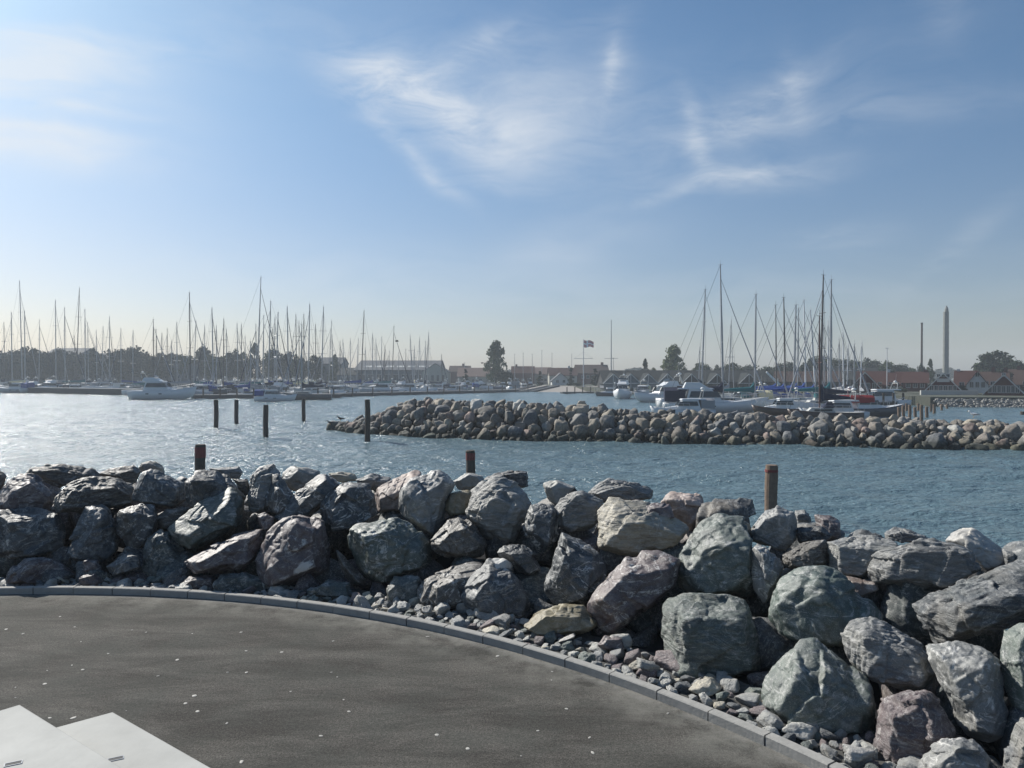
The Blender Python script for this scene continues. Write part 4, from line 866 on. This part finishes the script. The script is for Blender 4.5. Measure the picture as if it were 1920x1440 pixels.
motorboat(1385,92,R(174),8.0,'pale motorboat with a cream canopy right of the flybridge yacht','offwhite',canopy='creamcloth')
motorboat(1634,74,R(4),6.8,'motorboat under a bright red canopy behind the breakwater','darkhull',False,canopy='redcloth')
motorboat(1460,76,R(178),5.5,'wooden boat with a windowed cabin behind the breakwater','woodhull',False)
motorboat(1640,96,R(185),8.5,'white motorboat with a low white cabin right of the red canopy boat','white')
motorboat(1430,118,R(80),6.5,'small white boat moored behind the teal covered yacht','white')
motorboat(1530,112,R(85),7.0,'white boat moored under the cluster of masts','white',False)
motorboat(1560,68,R(182),6.2,'small white boat with low cabin left of the red canopy boat','white')

# ---------------------------------------------------------------- piers and jetties
def pier(name, p0, p1, w, top, label, m='pier', posts=0, deckm='pierdeck'):
    d = Vector((p1[0]-p0[0], p1[1]-p0[1])); L = d.length; rz = math.atan2(d.y, d.x); rt = empty(name, (p0[0], p0[1], WZ), rz); tag(rt, label, 'pier')
    MB().box(0, L, 0, w, -1, top-.15).build('pier_wall', M[m], rt); MB().box(-.1, L+.1, -.1, w+.1, top-.149, top).build('deck', M[deckm], rt)
    for k in range(posts):
        x = L*(k+.5)/posts; MB().tube((x, -.2, -1.5), (x, -.2, top+1.1), .14, .13, 8).build('post', M['wood'], rt)
    return rt
pier('pier', (-175, 212), (PX(255,158), 158), 3, 1.35, 'long dark pier wall at the left with boats behind it', posts=0)
pier('pontoon', (PX(365,132),132), (PX(640,139),139), 2.2, .75, 'low dark pontoon in front of the left marina masts', posts=9)
pier('pontoon', (PX(640,146),146), (PX(1000,195),195), 2.2, .7, 'low pontoon running from the masts toward the slipway', posts=12)
pier('jetty', (PX(1625,92),92), (PX(1700,96),96), 1.6, .8, 'grey jetty in front of the red houses right of the masts', posts=4)
pier('jetty', (PX(1420,104),104), (PX(1610,110),110), 1.8, .7, 'jetty under the cluster of masts behind the breakwater', posts=6)
for k, (px, yt, dp) in enumerate(((1686,764,66),(1694,761,69),(1706,760,68),(1716,764,72),(1728,760,67),(1738,763,70),(1700,757,84),(1722,757,86),(1746,757,84),(1752,759,80),(1766,758,88),(1776,758,92))):
    post(px, yt, dp, .28, 'wood2', f'grey mooring post, {ORD[k]} of the cluster left of the open water at right' , None, 1.0, 'mooring posts of the small jetty')
for k, px in enumerate((650,668,690,712,735,758,782,806,830,856,884,910,940,975)):
    post(px, 735-(k*.3), 150+k*3.2, .3, 'wood', f'thin far mooring post, {ORD[k]} from the left along the far pontoon', None, 1.0, 'far posts along the pontoon')
# slipway
rt = empty('slipway', (PX(1000,196),196,WZ)); tag(rt, 'pale concrete slipway sloping into the water in the middle distance', 'slipway')
b = MB(); b.add([(-1,-10,-.4),(17,-16,-.4),(19,4,1.4),(3,8,1.4),(-1,-10,-1.5),(17,-16,-1.5),(19,4,-1.5),(3,8,-1.5)], [(0,1,2,3),(7,6,5,4),(0,4,5,1),(1,5,6,2),(2,6,7,3),(3,7,4,0)]); b.build('ramp', M['ramp'], rt)
for k in range(3):
    b = MB(); b.add([(-8+k*3.2,-7,.3),(-6.8+k*3.2,-7,.3),(1+k*3.2,6,1.6),(-.4+k*3.2,6,1.6),(-8+k*3.2,-7,-.2),(-6.8+k*3.2,-7,-.2),(1+k*3.2,6,1.0),(-.4+k*3.2,6,1.0)], [(0,1,2,3),(7,6,5,4),(0,4,5,1),(1,5,6,2),(2,6,7,3),(3,7,4,0)]); b.build('boat_rail', M['ramp' if k % 2 else 'pier'], rt)
pier('floating_dock', (PX(1053,176),172), (PX(1112,176),174), 2, .45, 'low dark floating dock at the foot of the slipway', posts=4)

# ---------------------------------------------------------------- trees
leafme = {}
def crown_mesh(kind, seed, n, leaf=.05):
    g = np.random.default_rng(seed); cl = []
    k = {'broad': 70, 'poplar': 80, 'cone': 34, 'pine': 60}[kind]
    while len(cl) < k:
        if kind == 'broad':
            v = g.normal(size=3); v /= np.linalg.norm(v); c = v*g.random()**.4*np.array([.40,.40,.36])*g.uniform(.75,1.08); c[2] += .52; rr = g.uniform(.10,.17)
        elif kind == 'poplar':
            h = g.random(); a = g.random()*6.28; wd = .36*(1-h)**.55*min(1, (h+.06)*4)**.5; q = g.random()**.5*wd; c = np.array([q*math.cos(a), q*math.sin(a), .14+.80*h]); rr = g.uniform(.06,.11)
        elif kind == 'cone':
            h = g.random(); a = g.random()*6.28; wd = .13*(1-h)**.5; q = g.random()*wd; c = np.array([q*math.cos(a), q*math.sin(a), .05+.88*h]); rr = .07*(1.05-h*.6)
        else:
            h = g.random(); a = g.random()*6.28; wd = .32*(1-h)**.8; q = g.random()**.5*wd; c = np.array([q*math.cos(a), q*math.sin(a), .15+.80*h]); rr = g.uniform(.07,.12)*(1.15-h*.6)
        cl.append((c, rr))
    per = n//k; P = []
    for c, rr in cl:
        v = g.normal(size=(per, 3)); v /= np.linalg.norm(v, axis=1)[:, None]; P.append(c+v*rr*(g.random((per,1))**.45)*np.array([1,1,.8]))
    P = np.vstack(P); m = len(P); a = g.normal(size=(m,3)); a /= np.linalg.norm(a, axis=1)[:,None]; b_ = np.cross(a, g.normal(size=(m,3))); b_ /= np.linalg.norm(b_, axis=1)[:,None]
    s = leaf*g.uniform(.6,1.3,(m,1)); V = np.stack([P-a*s-b_*s*.6, P+a*s*.4-b_*s*.7, P+a*s+b_*s*.5, P-a*s*.5+b_*s*.7], 1).reshape(-1, 3)
    return V, np.arange(4*m).reshape(-1, 4)
CR_ = {}
for kd, n, lf, cnt_ in (('broad', 5000, .027, 5), ('poplar', 4600, .021, 2), ('cone', 2000, .019, 2), ('pine', 3000, .022, 2)):
    for j in range(cnt_):
        V, Fc = crown_mesh(kd, 31*j+len(kd), n, lf)
        for lm in ('leaf','leafpale','leafdark'):
            CR_[(kd, j, lm)] = mesh_np('crown', V, Fc, M[lm], False)
def trunk_mesh(kind):
    b = MB(); b.tube((0,0,0),(0.01,0,.3),.022,.016,8); b.tube((0.01,0,.3),(0,0.01,.75),.016,.006,6)
    g = np.random.default_rng(3)
    if kind != 'cone':
        for k in range(7):
            a = g.random()*6.28; h = g.uniform(.22,.6); b.tube((0,0,h),(.2*math.cos(a),.2*math.sin(a),h+.2),.008,.003,5)
    me = bpy.data.meshes.new('trunk'); me.from_pydata(b.v, [], b.f); me.materials.append(M['darkbark']); return me
TM = {k: trunk_mesh(k) for k in ('broad','poplar','cone','pine')}
tn_ = 0
def tree(px, ytop, depth, wpx, kind, lm, label, group=None, base=-.05, name=None):
    global tn_; tn_ += 1; H = PZ(ytop, depth)-base; W_ = wpx/F*depth
    nat = {'broad': .95, 'poplar': .68, 'cone': .27, 'pine': .68}[kind]; rt = empty(name or {'broad':'broadleaf_tree','poplar':'poplar_tree','cone':'cypress_tree','pine':'pine_tree'}[kind], (PX(px, depth), depth, base), random.random()*6.28)
    hs = {'broad': .98, 'poplar': .97, 'cone': .98, 'pine': .98}[kind]
    sx_ = W_/nat; j = tn_ % (5 if kind == 'broad' else 2)
    c = link('crown', CR_[(kind, j, lm)], rt); c.scale = (sx_, sx_, H/hs); t = link('trunk', TM[kind], rt); t.scale = (H, H, H)
    tag(rt, label, 'tree', group); return rt
random.seed(3)
WG = 'trees on the left shore behind the marina'
wood = [(-20,652,50),(15,655,52),(38,646,54),(62,650,44),(86,655,36),(112,651,36),(132,650,36),(172,649,40),(190,662,36),(222,650,44),(250,648,48),(266,656,34),(292,658,50),(325,660,54),(352,660,40),(380,646,32),(405,656,40),(435,650,34),(455,658,30),(478,642,30),(512,652,34),(536,650,30),(562,662,30),(590,664,34),(628,664,26)]
for k, (px, yt, wpx) in enumerate(wood):
    tree(px, yt, 262+random.uniform(-4, 14), wpx*1.3, 'pine' if px in (478, 628) else 'broad', 'leafdark' if px < 330 or k % 2 else 'leaf', f'hazy broad tree on the left shore, {ORD[k]} from the left' if px not in (478,628) else ('pointed tree behind the tall middle masts' if px == 478 else 'pointed tree just left of the long warehouse'), WG)
tree(930,640,225,52,'poplar','leaf','tall loose poplar standing alone in the middle distance'); tree(945,690,222,36,'broad','leafdark','dark bush at the foot of the tall poplar')
for px, yt, wpx, lb in ((873,690,11,'narrow reddish dark cypress left of the poplar'),(950,683,6,'very thin dark cypress right beside the poplar'),(1012,694,12,'faint narrow cypress between poplar and flag mast'),(1071,688,13,'dark cypress left of the flag mast'),(1116,689,15,'dark cypress right of the flag mast')):
    tree(px, yt, 205, wpx*1.15, 'cone', 'leafdark', lb, 'cypresses along the harbour')
tree(1084,716,202,26,'broad','leafdark','low dark bush between the two cypresses')
tree(1210,672,200,24,'pine','leafdark','small dark fir behind the boat shed roofs'); tree(1262,645,190,54,'poplar','leafpale','pale green pear shaped tree behind the boat sheds'); tree(1225,688,205,20,'broad','leaf','small faint bush right of the dark fir')
BG = 'trees behind the boat sheds and red houses'
for k, (px, yt, wpx) in enumerate(((1315,674,30),(1350,682,26),(1372,678,34),(1402,681,40),(1440,686,34),(1474,672,34),(1500,682,30),(1522,668,40),(1550,662,44),(1578,672,36),(1605,668,44),(1635,668,42),(1662,674,28),(1684,679,32),(1706,688,26))):
    tree(px, yt, 215+random.uniform(0,20), wpx*1.3, 'broad', 'leafdark' if k % 2 else 'leaf', f'round dark tree, {ORD[k]} from the left in the row behind the right harbour', BG)
tree(1744,672,190,22,'pine','leaf','small green tree between the thin chimney and the tower'); tree(1727,678,192,16,'broad','leafdark','dark tree at the foot of the thin chimney')
tree(1866,655,178,84,'broad','leafdark','big round tree above the roofs at the right'); tree(1903,672,170,44,'broad','leafdark','smaller round tree behind the rightmost cabin'); tree(1845,676,180,40,'broad','leaf','leafy shoulder of trees left of the big round tree')
tree(1745,718,134,34,'broad','leaf','garden tree between the brick roofs and the red cabin'); tree(1828,738,112,40,'broad','leafdark','dark green hedge between the two red cabins'); tree(1690,728,128,30,'broad','leaf','garden bush before the brick house'); tree(1915,735,106,30,'broad','leafdark','dark bush at the right edge beside the last cabin')
tree(1802, 722, 118, 26, 'broad', 'leafdark', 'dark tree right behind the red cabin under the tower')
tree(1842, 742, 104, 34, 'broad', 'leafdark', 'low dark hedge beside the rightmost cabin')
tree(1720, 738, 116, 40, 'broad', 'leafdark', 'dark hedge left of the red cabin under the tower')
tree(1660, 726, 124, 30, 'broad', 'leafdark', 'bushy tree between the leftmost gable and the brick house')
tree(1880, 688, 140, 40, 'broad', 'leafdark', 'dark tree crown above the rightmost cabin roof')
# distant wood closing the horizon
V, Fc = crown_mesh('broad', 77, 2600, .05); vs = []; fs = []; n = 0; g = np.random.default_rng(8)
for k in range(90):
    x = -520+1080*k/89+g.uniform(-4,4); sc = g.uniform(9, 14); vs.append(V*np.array([sc*1.3, sc, sc*.75])+np.array([x, 470+g.uniform(-20,20), -1])); fs.append(Fc+n); n += len(V)
o = link('distant_wood', mesh_np('wood', np.vstack(vs), np.vstack(fs), M['leafdark'], False)); tag(o, 'faint wood far behind the harbour', 'wood', kind='stuff')

# ---------------------------------------------------------------- buildings
def house(px0, px1, ybase_z, yeave, yridge, depth, dlen, wallm, roofm, label, gable=False, wins=(), name='house', ch=None, trim=None, yaw=0, group=None, eavo=.3, skirt=None):
    x0, x1 = PX(px0, depth), PX(px1, depth); W_ = x1-x0; cx = (x0+x1)/2; ze = PZ(yeave, depth)-ybase_z; zr = PZ(yridge, depth)-ybase_z
    yaw = yaw or (-math.atan2(cx, depth)*1.02 if cx > 45 else 0)
    rt = empty(name, (cx, depth, ybase_z), yaw); tag(rt, label, 'house', group); h = W_/2; e = eavo; th = .14
    if gable:
        b = MB(); b.loft([[(-h,y,0),(h,y,0),(h,y,ze),(0,y,zr),(-h,y,ze)] for y in (0, dlen)]); b.build('wall', M[wallm], rt)
        sl = (zr-ze)/h; b = MB()
        for s in (-1, 1):
            b.loft([[(s*(h+e), y, ze-sl*e+.02), (0, y, zr+.02), (0, y, zr+th+.04), (s*(h+e), y, ze-sl*e+th+.02)] for y in (-e, dlen+e)])
        rf = b.build('roof', M[roofm], rt)
        if trim:
            b = MB()
            for s in (-1, 1): b.loft([[(s*(h+e+.02), y, ze-sl*(e+.02)-.02), (0, y, zr-.02), (0, y, zr+th+.05), (s*(h+e+.02), y, ze-sl*(e+.02)+th+.04)] for y in (-e-.06, -e-.004)])
            b.build('barge_board', M[trim], rf)
    else:
        b = MB(); b.loft([[(x,0,0),(x,dlen,0),(x,dlen,ze),(x,dlen/2,zr),(x,0,ze)] for x in (-h, h)]); b.build('wall', M[wallm], rt)
        sl = (zr-ze)/(dlen/2); b = MB()
        b.loft([[(x,-e,ze-sl*e+.02),(x,dlen/2,zr+.02),(x,dlen/2,zr+th),(x,-e,ze-sl*e+th)] for x in (-h-e, h+e)]); b.loft([[(x,dlen+e,ze-sl*e+.02),(x,dlen/2,zr+.02),(x,dlen/2,zr+th),(x,dlen+e,ze-sl*e+th)] for x in (-h-e, h+e)])
        rf = b.build('roof', M[roofm], rt)
    if ch:
        for (fx, cw, chh) in ch: MB().box(h*fx-cw/2, h*fx+cw/2, dlen/2-cw/2, dlen/2+cw/2, zr-.8, zr+chh).build('chimney', M['whitewall' if wallm != 'brick' else 'brick'], rf)
    for (wx, wz, ww, wh) in wins:                       # centre x (m), sill height, width, height
        b = MB(); 
        for a in ((wx-ww/2-.06, wx-ww/2, wz, wz+wh), (wx+ww/2, wx+ww/2+.06, wz, wz+wh), (wx-ww/2-.06, wx+ww/2+.06, wz+wh, wz+wh+.06), (wx-ww/2-.06, wx+ww/2+.06, wz-.06, wz), (wx-.02, wx+.02, wz, wz+wh)):
            b.box(a[0], a[1], -.05, .02, a[2], a[3])
        wf = b.build('window', M['whitewall'], rt); MB().box(wx-ww/2, wx+ww/2, -.02, .01, wz, wz+wh).build('pane', M['glass'], wf)
    return rt
def row(n, w, z, ww, wh): return [(-w/2+w*(k+.5)/n, z, ww, wh) for k in range(n)]
# left shore buildings, hazy, between the trees
house(85,150,0,664,652,276,14,'greywall','greyroof','grey apartment block between the trees at the far left',wins=row(6,12,3,.9,1.3)+row(6,12,6,.9,1.3))
house(-10,60,0,672,660,270,12,'greywall','greyroof','low grey house at the far left edge behind the pier',wins=row(5,12,2,.9,1.2))
house(300,372,0,684,672,268,11,'greywall','greyroof','grey house behind the white motor yacht masts',wins=row(5,12,2,.9,1.2))
house(592,640,0,682,670,275,12,'greywall','greyroof','grey gabled house left of the long warehouse',wins=row(3,8,2,.9,1.2))
house(172,236,0,676,662,268,12,'greywall','greyroof','hazy house between two round trees at left',wins=row(4,10,2.2,.9,1.2)+row(4,10,5,.9,1.2))
# long warehouse
rt = house(664,822,0,694,675,250,26,'greywall','greyroof','long hipped grey warehouse with strip skylights left of the poplar',name='warehouse',wins=row(9,26,1.5,2.0,1.8))
rf = [c for c in rt.children if c.name.startswith('roof')][0]
for k in range(7):
    b = MB(); x = -11.5+k*3.7; b.add([(x,3.9,PZ(688,250)+.25),(x+2.6,3.9,PZ(688,250)+.25),(x+2.6,5.2,PZ(688,250)+.65),(x,5.2,PZ(688,250)+.65)], [(0,1,2,3)]); 
    sl = (PZ(675,250)-PZ(694,250))/13; ze = PZ(694,250)
    b = MB(); ya, yb = 3.5, 5.2; b.add([(x,ya,ze+sl*ya+.2),(x+2.6,ya,ze+sl*ya+.2),(x+2.6,yb,ze+sl*yb+.2),(x,yb,ze+sl*yb+.2),(x,ya,ze+sl*ya+.05),(x+2.6,ya,ze+sl*ya+.05),(x+2.6,yb,ze+sl*yb+.05),(x,yb,ze+sl*yb+.05)], [(0,1,2,3),(7,6,5,4),(0,4,5,1),(1,5,6,2),(2,6,7,3),(3,7,4,0)]); b.build('skylight', M['offwhite'], rf)
house(632,668,0,703,690,247,12,'greywall','darkroof','lower dark roofed annex at the left end of the warehouse',name='annex',wins=row(3,5,1.5,.8,1))
house(792,840,0,697,682,244,10,'creamwall','greyroof','pale gabled front at the right end of the warehouse',gable=True,name='harbour_office',wins=row(4,7,1.2,.8,2))
house(842,880,0,697,686,300,12,'brick','brownroof','hazy brown roofed house right of the warehouse',ch=[(.3,.8,1)])
house(858,930,0,706,690,252,12,'creamwall','paleroof','house with a faded pink roof behind the poplar',wins=row(4,10,.8,.9,1))
house(960,1002,0,700,687,262,10,'brick','redroof','small red roofed house right of the poplar',wins=row(3,6,1,.9,1),ch=[(-.6,.7,.8)])
house(988,1034,0,702,689,270,11,'creamwall','paleroof','pale roofed house second right of the poplar',wins=row(3,7,1,.9,1))
house(1030,1082,0,704,690,250,11,'creamwall','redroof','red roofed house left of the flag mast',wins=row(4,7,1,.9,1),ch=[(.5,.7,.8)])
house(1082,1142,0,700,684,262,13,'brick','brownroof','tall brown roofed house behind the flag mast',wins=row(5,9,2,.9,1.1),ch=[(.7,.9,1)])
house(1035,1068,0,714,700,232,8,'whitewall','greyroof','small pale gabled shed left of the first cypress pair',gable=True,wins=row(2,4,.8,.8,.8))
# boat sheds with gables under one long dark roof
rt = house(1132,1452,0,716,695,170,12,'blackwall','darkroof','long dark boat shed with a row of white trimmed gables',name='boat_shed'); 
for gx in (1150,1183,1216,1252,1297,1345,1405):
    x = PX(gx,168)-rt.location.x; hw = 2.1; zz = PZ(701,168); yo = -1.6
    b = MB(); b.loft([[(x-hw,y,0),(x+hw,y,0),(x+hw,y,zz-2.1),(x,y,zz),(x-hw,y,zz-2.1)] for y in (yo, 6)]); gb = b.build('gable', M['blackwall' if gx > 1260 else 'greywall'], rt)
    b = MB()
    for s in (-1, 1): b.loft([[(x+s*(hw+.3),y,zz-2.4),(x,y,zz+.03),(x,y,zz+.2),(x+s*(hw+.3),y,zz-2.2)] for y in (yo-.2, 6)])
    b.build('gable_roof', M['darkroof'], gb)
    b = MB()
    for s in (-1, 1): b.tube((x+s*(hw+.2),yo-.25,zz-2.25),(x,yo-.25,zz),.09,.09,4)
    b.box(x-hw, x+hw, yo-.28, yo-.21, zz-2.2, zz-2.05); b.box(x-.06, x+.06, yo-.28, yo-.21, .2, zz-.2); b.box(x-1.1,x+1.1,yo-.28,yo-.21,1.05,1.15)
    b.build('white_trim', M['whitewall'], gb)
house(1560,1640,0,712,690,165,14,'blackwall','darkroof','dark roofed shed behind the right cluster of masts')
house(1455,1570,0,716,697,160,12,'blackwall','brownroof','low brown shed behind the blue sail covers')
# red houses
G = 'red harbour houses at the right'
def gw(W_, zr): return row(6, W_*.82, .9, .45, .9)
house(1592,1652,-.1,733,699,121,9,'redtimber','brownroof','brown red gabled cabin behind the masts, leftmost of the red gables',gable=True,trim='offwhite',wins=row(4,3.6,.8,.5,.9),group=G)
house(1610,1660,-.1,722,697,140,9,'brick','redroof','brick house with red roof right behind the leftmost gable',wins=row(3,4,.8,.6,.9),group=G)
house(1664,1700,-.1,722,698,136,9,'creamwall','redroof','brick red roofed house with a pale lower wall and dormers',wins=row(3,3,.8,.6,.9),group=G,ch=[(-.8,.5,.6)])
house(1696,1736,-.1,718,698,134,9,'brick','redroof','house with an unbroken red roof before the thin chimney',wins=row(3,3.4,.8,.6,.9),group=G,ch=[(.85,.6,.5)])
W1 = (1797-1740)/F*114
house(1740,1797,-.1,732,701,114,8,'redtimber','greyroof','dark red gabled cabin under the tall tower with white trim and letter board',gable=True,trim='whitewall',wins=row(6,W1*.8,.55,.42,.85)+[(-.62,2.75,.42,.4),(0,2.75,.42,.4),(.62,2.75,.42,.4)],group=G)
hs_ = bpy.data.objects[-1] if False else None
cab = [o for o in C.objects if o.get('label','').startswith('dark red gabled cabin under')][0]
MB().box(-.85,.85,-.07,-.005,1.95,2.5).build('sign_board', M['whitewall'], cab)
house(1794,1828,-.1,724,696,126,9,'creamwall','redroof','house with a red roof between cabin and white house',wins=row(2,2.4,.9,.7,.9),group=G,ch=[(-.75,.5,.4)])
house(1815,1850,-.1,722,698,122,9,'whitewall','redroof','white gabled house between the two red cabins',gable=True,wins=row(3,2.4,1,.5,.9)+[(0,2.8,.5,.6)],group=G)
house(1838,1885,-.1,722,698,132,9,'brick','brownroof','house with white chimney behind the right cabin',wins=row(3,3,1,.6,.9),group=G,ch=[(.0,.55,1.0),(.85,.55,.9)])
W2 = (1912-1852)/F*106
house(1852,1912,-.15,737,704,106,8,'redtimber','greyroof','rightmost dark red gabled cabin with a row of white windows',gable=True,trim='whitewall',wins=row(7,W2*.84,.55,.38,.95)+[(0,2.9,.4,.4)],group=G)
house(1895,1990,-.1,722,693,138,12,'brick','brownroof','large brown roofed building at the right edge',wins=row(3,5,1,.6,.9),group=G,ch=[(-.6,.6,.8)])
# red building wall along the shore
MB().box(0,8.5,0,.3,-.3,.75).build('low_wall', M['offwhite'], loc=(PX(1727,110),110,-.1)); tag(C.objects[-1] if False else [o for o in C.objects if o.name.startswith('low_wall')][0], 'low pale wall in front of the red cabin under the tower', 'wall')

# tower and chimney
d = 240; x = PX(1773, d); rt = empty('tower', (x, d, 0)); tag(rt, 'tall grey stone tower with a pointed stepped top', 'tower')
b = MB(); n = 10; zt = PZ(585, d)
secs = []
for k in range(25):
    t = k/24; r = .92*(1-.10*t)*(1+.035*math.sin(k*2.7)); secs.append([(r*math.cos(2*math.pi*i/n), r*math.sin(2*math.pi*i/n), zt*t) for i in range(n)])
b.loft(secs); b.build('shaft', M['concrete'], rt)
b = MB(); b.loft([[(.15+r*math.cos(2*math.pi*i/n), r*math.sin(2*math.pi*i/n), z) for i in range(n)] for r, z in ((.62, zt), (.58, zt+.9), (.35, zt+1.5), (.12, zt+2.0))]); b.build('cap', M['concrete'], rt)
x = PX(1728, d); rt = empty('chimney_stack', (x, d, 0)); tag(rt, 'thin brown chimney stack left of the stone tower', 'chimney')
b = MB(); b.tube((0,0,0),(0,0,PZ(605,d)),.36,.27,10); b.build('shaft', M['brownroof'], rt); b = MB(); b.tube((0,0,PZ(605,d)-.5),(0,0,PZ(605,d)),.33,.33,10); b.build('rim', M['darkroof'], rt)

# flag mast with yard, radio mast, far poles
d = 188; rt = empty('flagpole', (PX(1094,d), d, 0)); tag(rt, 'white signal mast with a crossbar flying a red and white flag', 'flagpole')
zt = PZ(636,d); MB().tube((0,0,0),(0,0,zt),.13,.07,8).build('pole', M['mastpale'], rt)
b = MB(); b.tube((-2.4,0,PZ(672,d)),(2.4,0,PZ(672,d)),.06,.06,6); b.tube((-2.3,0,PZ(672,d)),(0,0,PZ(660,d)),.02,.02,3); b.tube((2.3,0,PZ(672,d)),(0,0,PZ(660,d)),.02,.02,3); b.build('crossbar', M['mastpale'], rt)
def flag():
    nu, nv = 26, 17; L, Hh = 2.7, 1.9; z0 = zt-.15
    for col, nm in ((0,'flag'),(1,'flag_cross')):
        b = MB(); th = .012 if col == 0 else .02
        def P(u, v, s):
            drop_ = .42*u; return (.1+L*u*.93, .22*math.sin(u*7+v)*u**.5+s*th, z0-Hh*v*(1-.25*u)-drop_-.12*math.sin(u*8))
        for s in (-1, 1):
            for i in range(nu):
                for j in range(nv):
                    cr = (7 <= i*1.0 <= 10) or (7 <= j <= 9)
                    if (col == 1) != cr: continue
                    q = [P((i+a)/nu, (j+c)/nv, s) for a, c in ((0,0),(1,0),(1,1),(0,1))]; b.add(q if s > 0 else q[::-1], [(0,1,2,3)])
        o = b.build(nm, M['flagred' if col == 0 else 'flagwhite'], rt if col == 0 else fl)
        if col == 0: fl = o
flag()
d = 176; rt = empty('signal_mast', (PX(1146,d), d, 0)); tag(rt, 'tall thin grey mast with a short crossbar right of the flag', 'mast')
MB().tube((0,0,0),(0,0,PZ(600,d)),.16,.07,8).build('pole', M['mast'], rt); MB().tube((-1.6,0,PZ(672,d)),(1.6,0,PZ(672,d)),.05,.05,5).build('crossbar', M['mast'], rt)
rt = empty('lamp_pole', (PX(1150,d), d, 0)); tag(rt, 'short thin pole beside the tall thin mast', 'pole'); MB().tube((0,0,0),(0,0,PZ(672,d)),.07,.05,6).build('pole', M['mast'], rt)
MB().box(-.2,.2,-.1,.1,PZ(672,d),PZ(672,d)+.12).build('lamp_head', M['mast'], rt)
for k, (px, yt) in enumerate(((871,680),(965,664),(981,662),(998,664),(1016,657),(1035,662),(1072,664),(1663,653))):
    d = 258 if px < 1600 else 120; o = MB().tube((0,0,0),(0,0,PZ(yt,d)),.11 if px < 1600 else .08,.06,6).tube((-.3,0,PZ(yt,d)),(.3,0,PZ(yt,d)),.04,.04,4).build('flagpole', M['mast' if px < 1600 else 'mastpale'], loc=(PX(px,d),d,0))
    tag(o, f'bare far pole, {ORD[k]} from the left above the town roofs' if px < 1600 else 'bare white pole in front of the brick house', 'pole', 'bare poles above the roofs')
# mast crane
d = 130; rt = empty('mast_crane', (PX(1452,d), d, -.05)); tag(rt, 'white slanting crane arm at the quay left of the blue covers', 'crane')
MB().tube((0.6,0,0),(.6,0,2.4),.16,.13,8).build('post', M['offwhite'], rt); MB().tube((.9,0,1.3),(-1.4,0,PZ(697,d)),.22,.16,8).build('arm', M['white'], rt); MB().tube((.6,0,2.3),(-.6,0,PZ(706,d)),.04,.04,5).build('stay', M['wire'], rt)

# ---------------------------------------------------------------- birds
def bird(loc, s, rz, body, wing, label, name='gull', beak='beak'):
    rt = empty(name, loc, rz); tag(rt, label, 'bird'); rt.scale = (s, s, s); b = MB(); secs = []
    for x, z, r, rz_ in ((-.26,.17,.012,.01),(-.20,.17,.03,.02),(-.10,.17,.065,.055),(0,.175,.085,.075),(.09,.20,.075,.07),(.14,.25,.048,.05),(.17,.30,.042,.045),(.20,.325,.04,.04),(.235,.325,.028,.028),(.25,.32,.01,.01)):
        secs.append([(x, r*math.cos(2*math.pi*i/10), z+rz_*math.sin(2*math.pi*i/10)) for i in range(10)])
    b.loft(secs); b.build('body', M[body], rt, smooth=True)
    for sg in (-1, 1):
        b = MB(); b.loft([[(x, sg*(.045+t), z+q) for t, q in ((0,.035*k),(.045*k,.0),(.02*k,-.045*k),(0,-.03*k))] for x, z, k in ((.09,.20,.5),(0,.19,1.1),(-.14,.18,.9),(-.30,.165,.15))]); b.build('wing', M[wing], rt, smooth=True)
        b = MB(); b.tube((.0, sg*.03, .11), (.01, sg*.03, 0), .007, .006, 5); b.tube((.01, sg*.03, .004), (.05, sg*.03, .004), .008, .004, 5); b.build('leg', M['beak'], rt)
    MB().tube((.245,0,.322),(.30,0,.312),.012,.003,6).build('beak', M[beak], rt)
    return rt
y = 44.3; bird((PX(1826,y), y, PZ(783,y)), 1.15, R(150), 'gull', 'gullwing', 'white gull standing on the crest of the far breakwater')
y = 55.8; bird((PX(619,y), y, PZ(797,y)), 1.1, R(200), 'darkbird', 'darkbird', 'dark bird at the waterline on the breakwater tip', 'dark_bird', 'darkbird')
y = 54.5; bird((PX(638,y), y, PZ(790,y)), 1.2, R(170), 'darkbird', 'darkbird', 'dark bird perched higher on the breakwater tip', 'dark_bird', 'darkbird')
def flying(px, py, d, label):
    rt = empty('flying_bird', (PX(px,d), d, PZ(py,d)), R(30)); tag(rt, label, 'bird'); b = MB(); b.ell((0,0,0),(.32,.09,.09)); b.ell((.32,0,.03),(.09,.06,.06)); b.build('body', M['darkbird'], rt, smooth=True)
    for sg in (-1, 1):
        b = MB(); b.loft([[(.12,sg*.05,.03),(-.12,sg*.05,.03),(-.12,sg*.05,.0),(.12,sg*.05,.0)],[(.14,sg*.4,.22),(-.08,sg*.4,.22),(-.08,sg*.4,.20),(.14,sg*.4,.20)],[(-.02,sg*.8,.16),(-.08,sg*.8,.16),(-.08,sg*.8,.15),(-.02,sg*.8,.15)]]); b.build('wing', M['darkbird'], rt)
flying(744, 640, 130, 'dark bird flying above the warehouse masts'); flying(904, 681, 170, 'dark bird flying low left of the poplar')

# ---------------------------------------------------------------- haze
hm_ = bpy.data.materials.new('haze_air'); hm_.use_nodes = True; t = NT(hm_.node_tree); t.n.clear()
pv = t.node('ShaderNodeVolumePrincipled'); pv.inputs['Color'].default_value = (.78, .86, .93, 1); pv.inputs['Density'].default_value = .00072; pv.inputs['Anisotropy'].default_value = .1
mo = t.node('ShaderNodeOutputMaterial'); t.l.new(pv.outputs[0], mo.inputs['Volume'])
o = MB().box(-960, 960, -930, 960, WZ-2.9, 34).build('haze', hm_); tag(o, kind='stuff', label='thin pale sea haze over the harbour')
print('OBJECTS', len(bpy.data.objects))
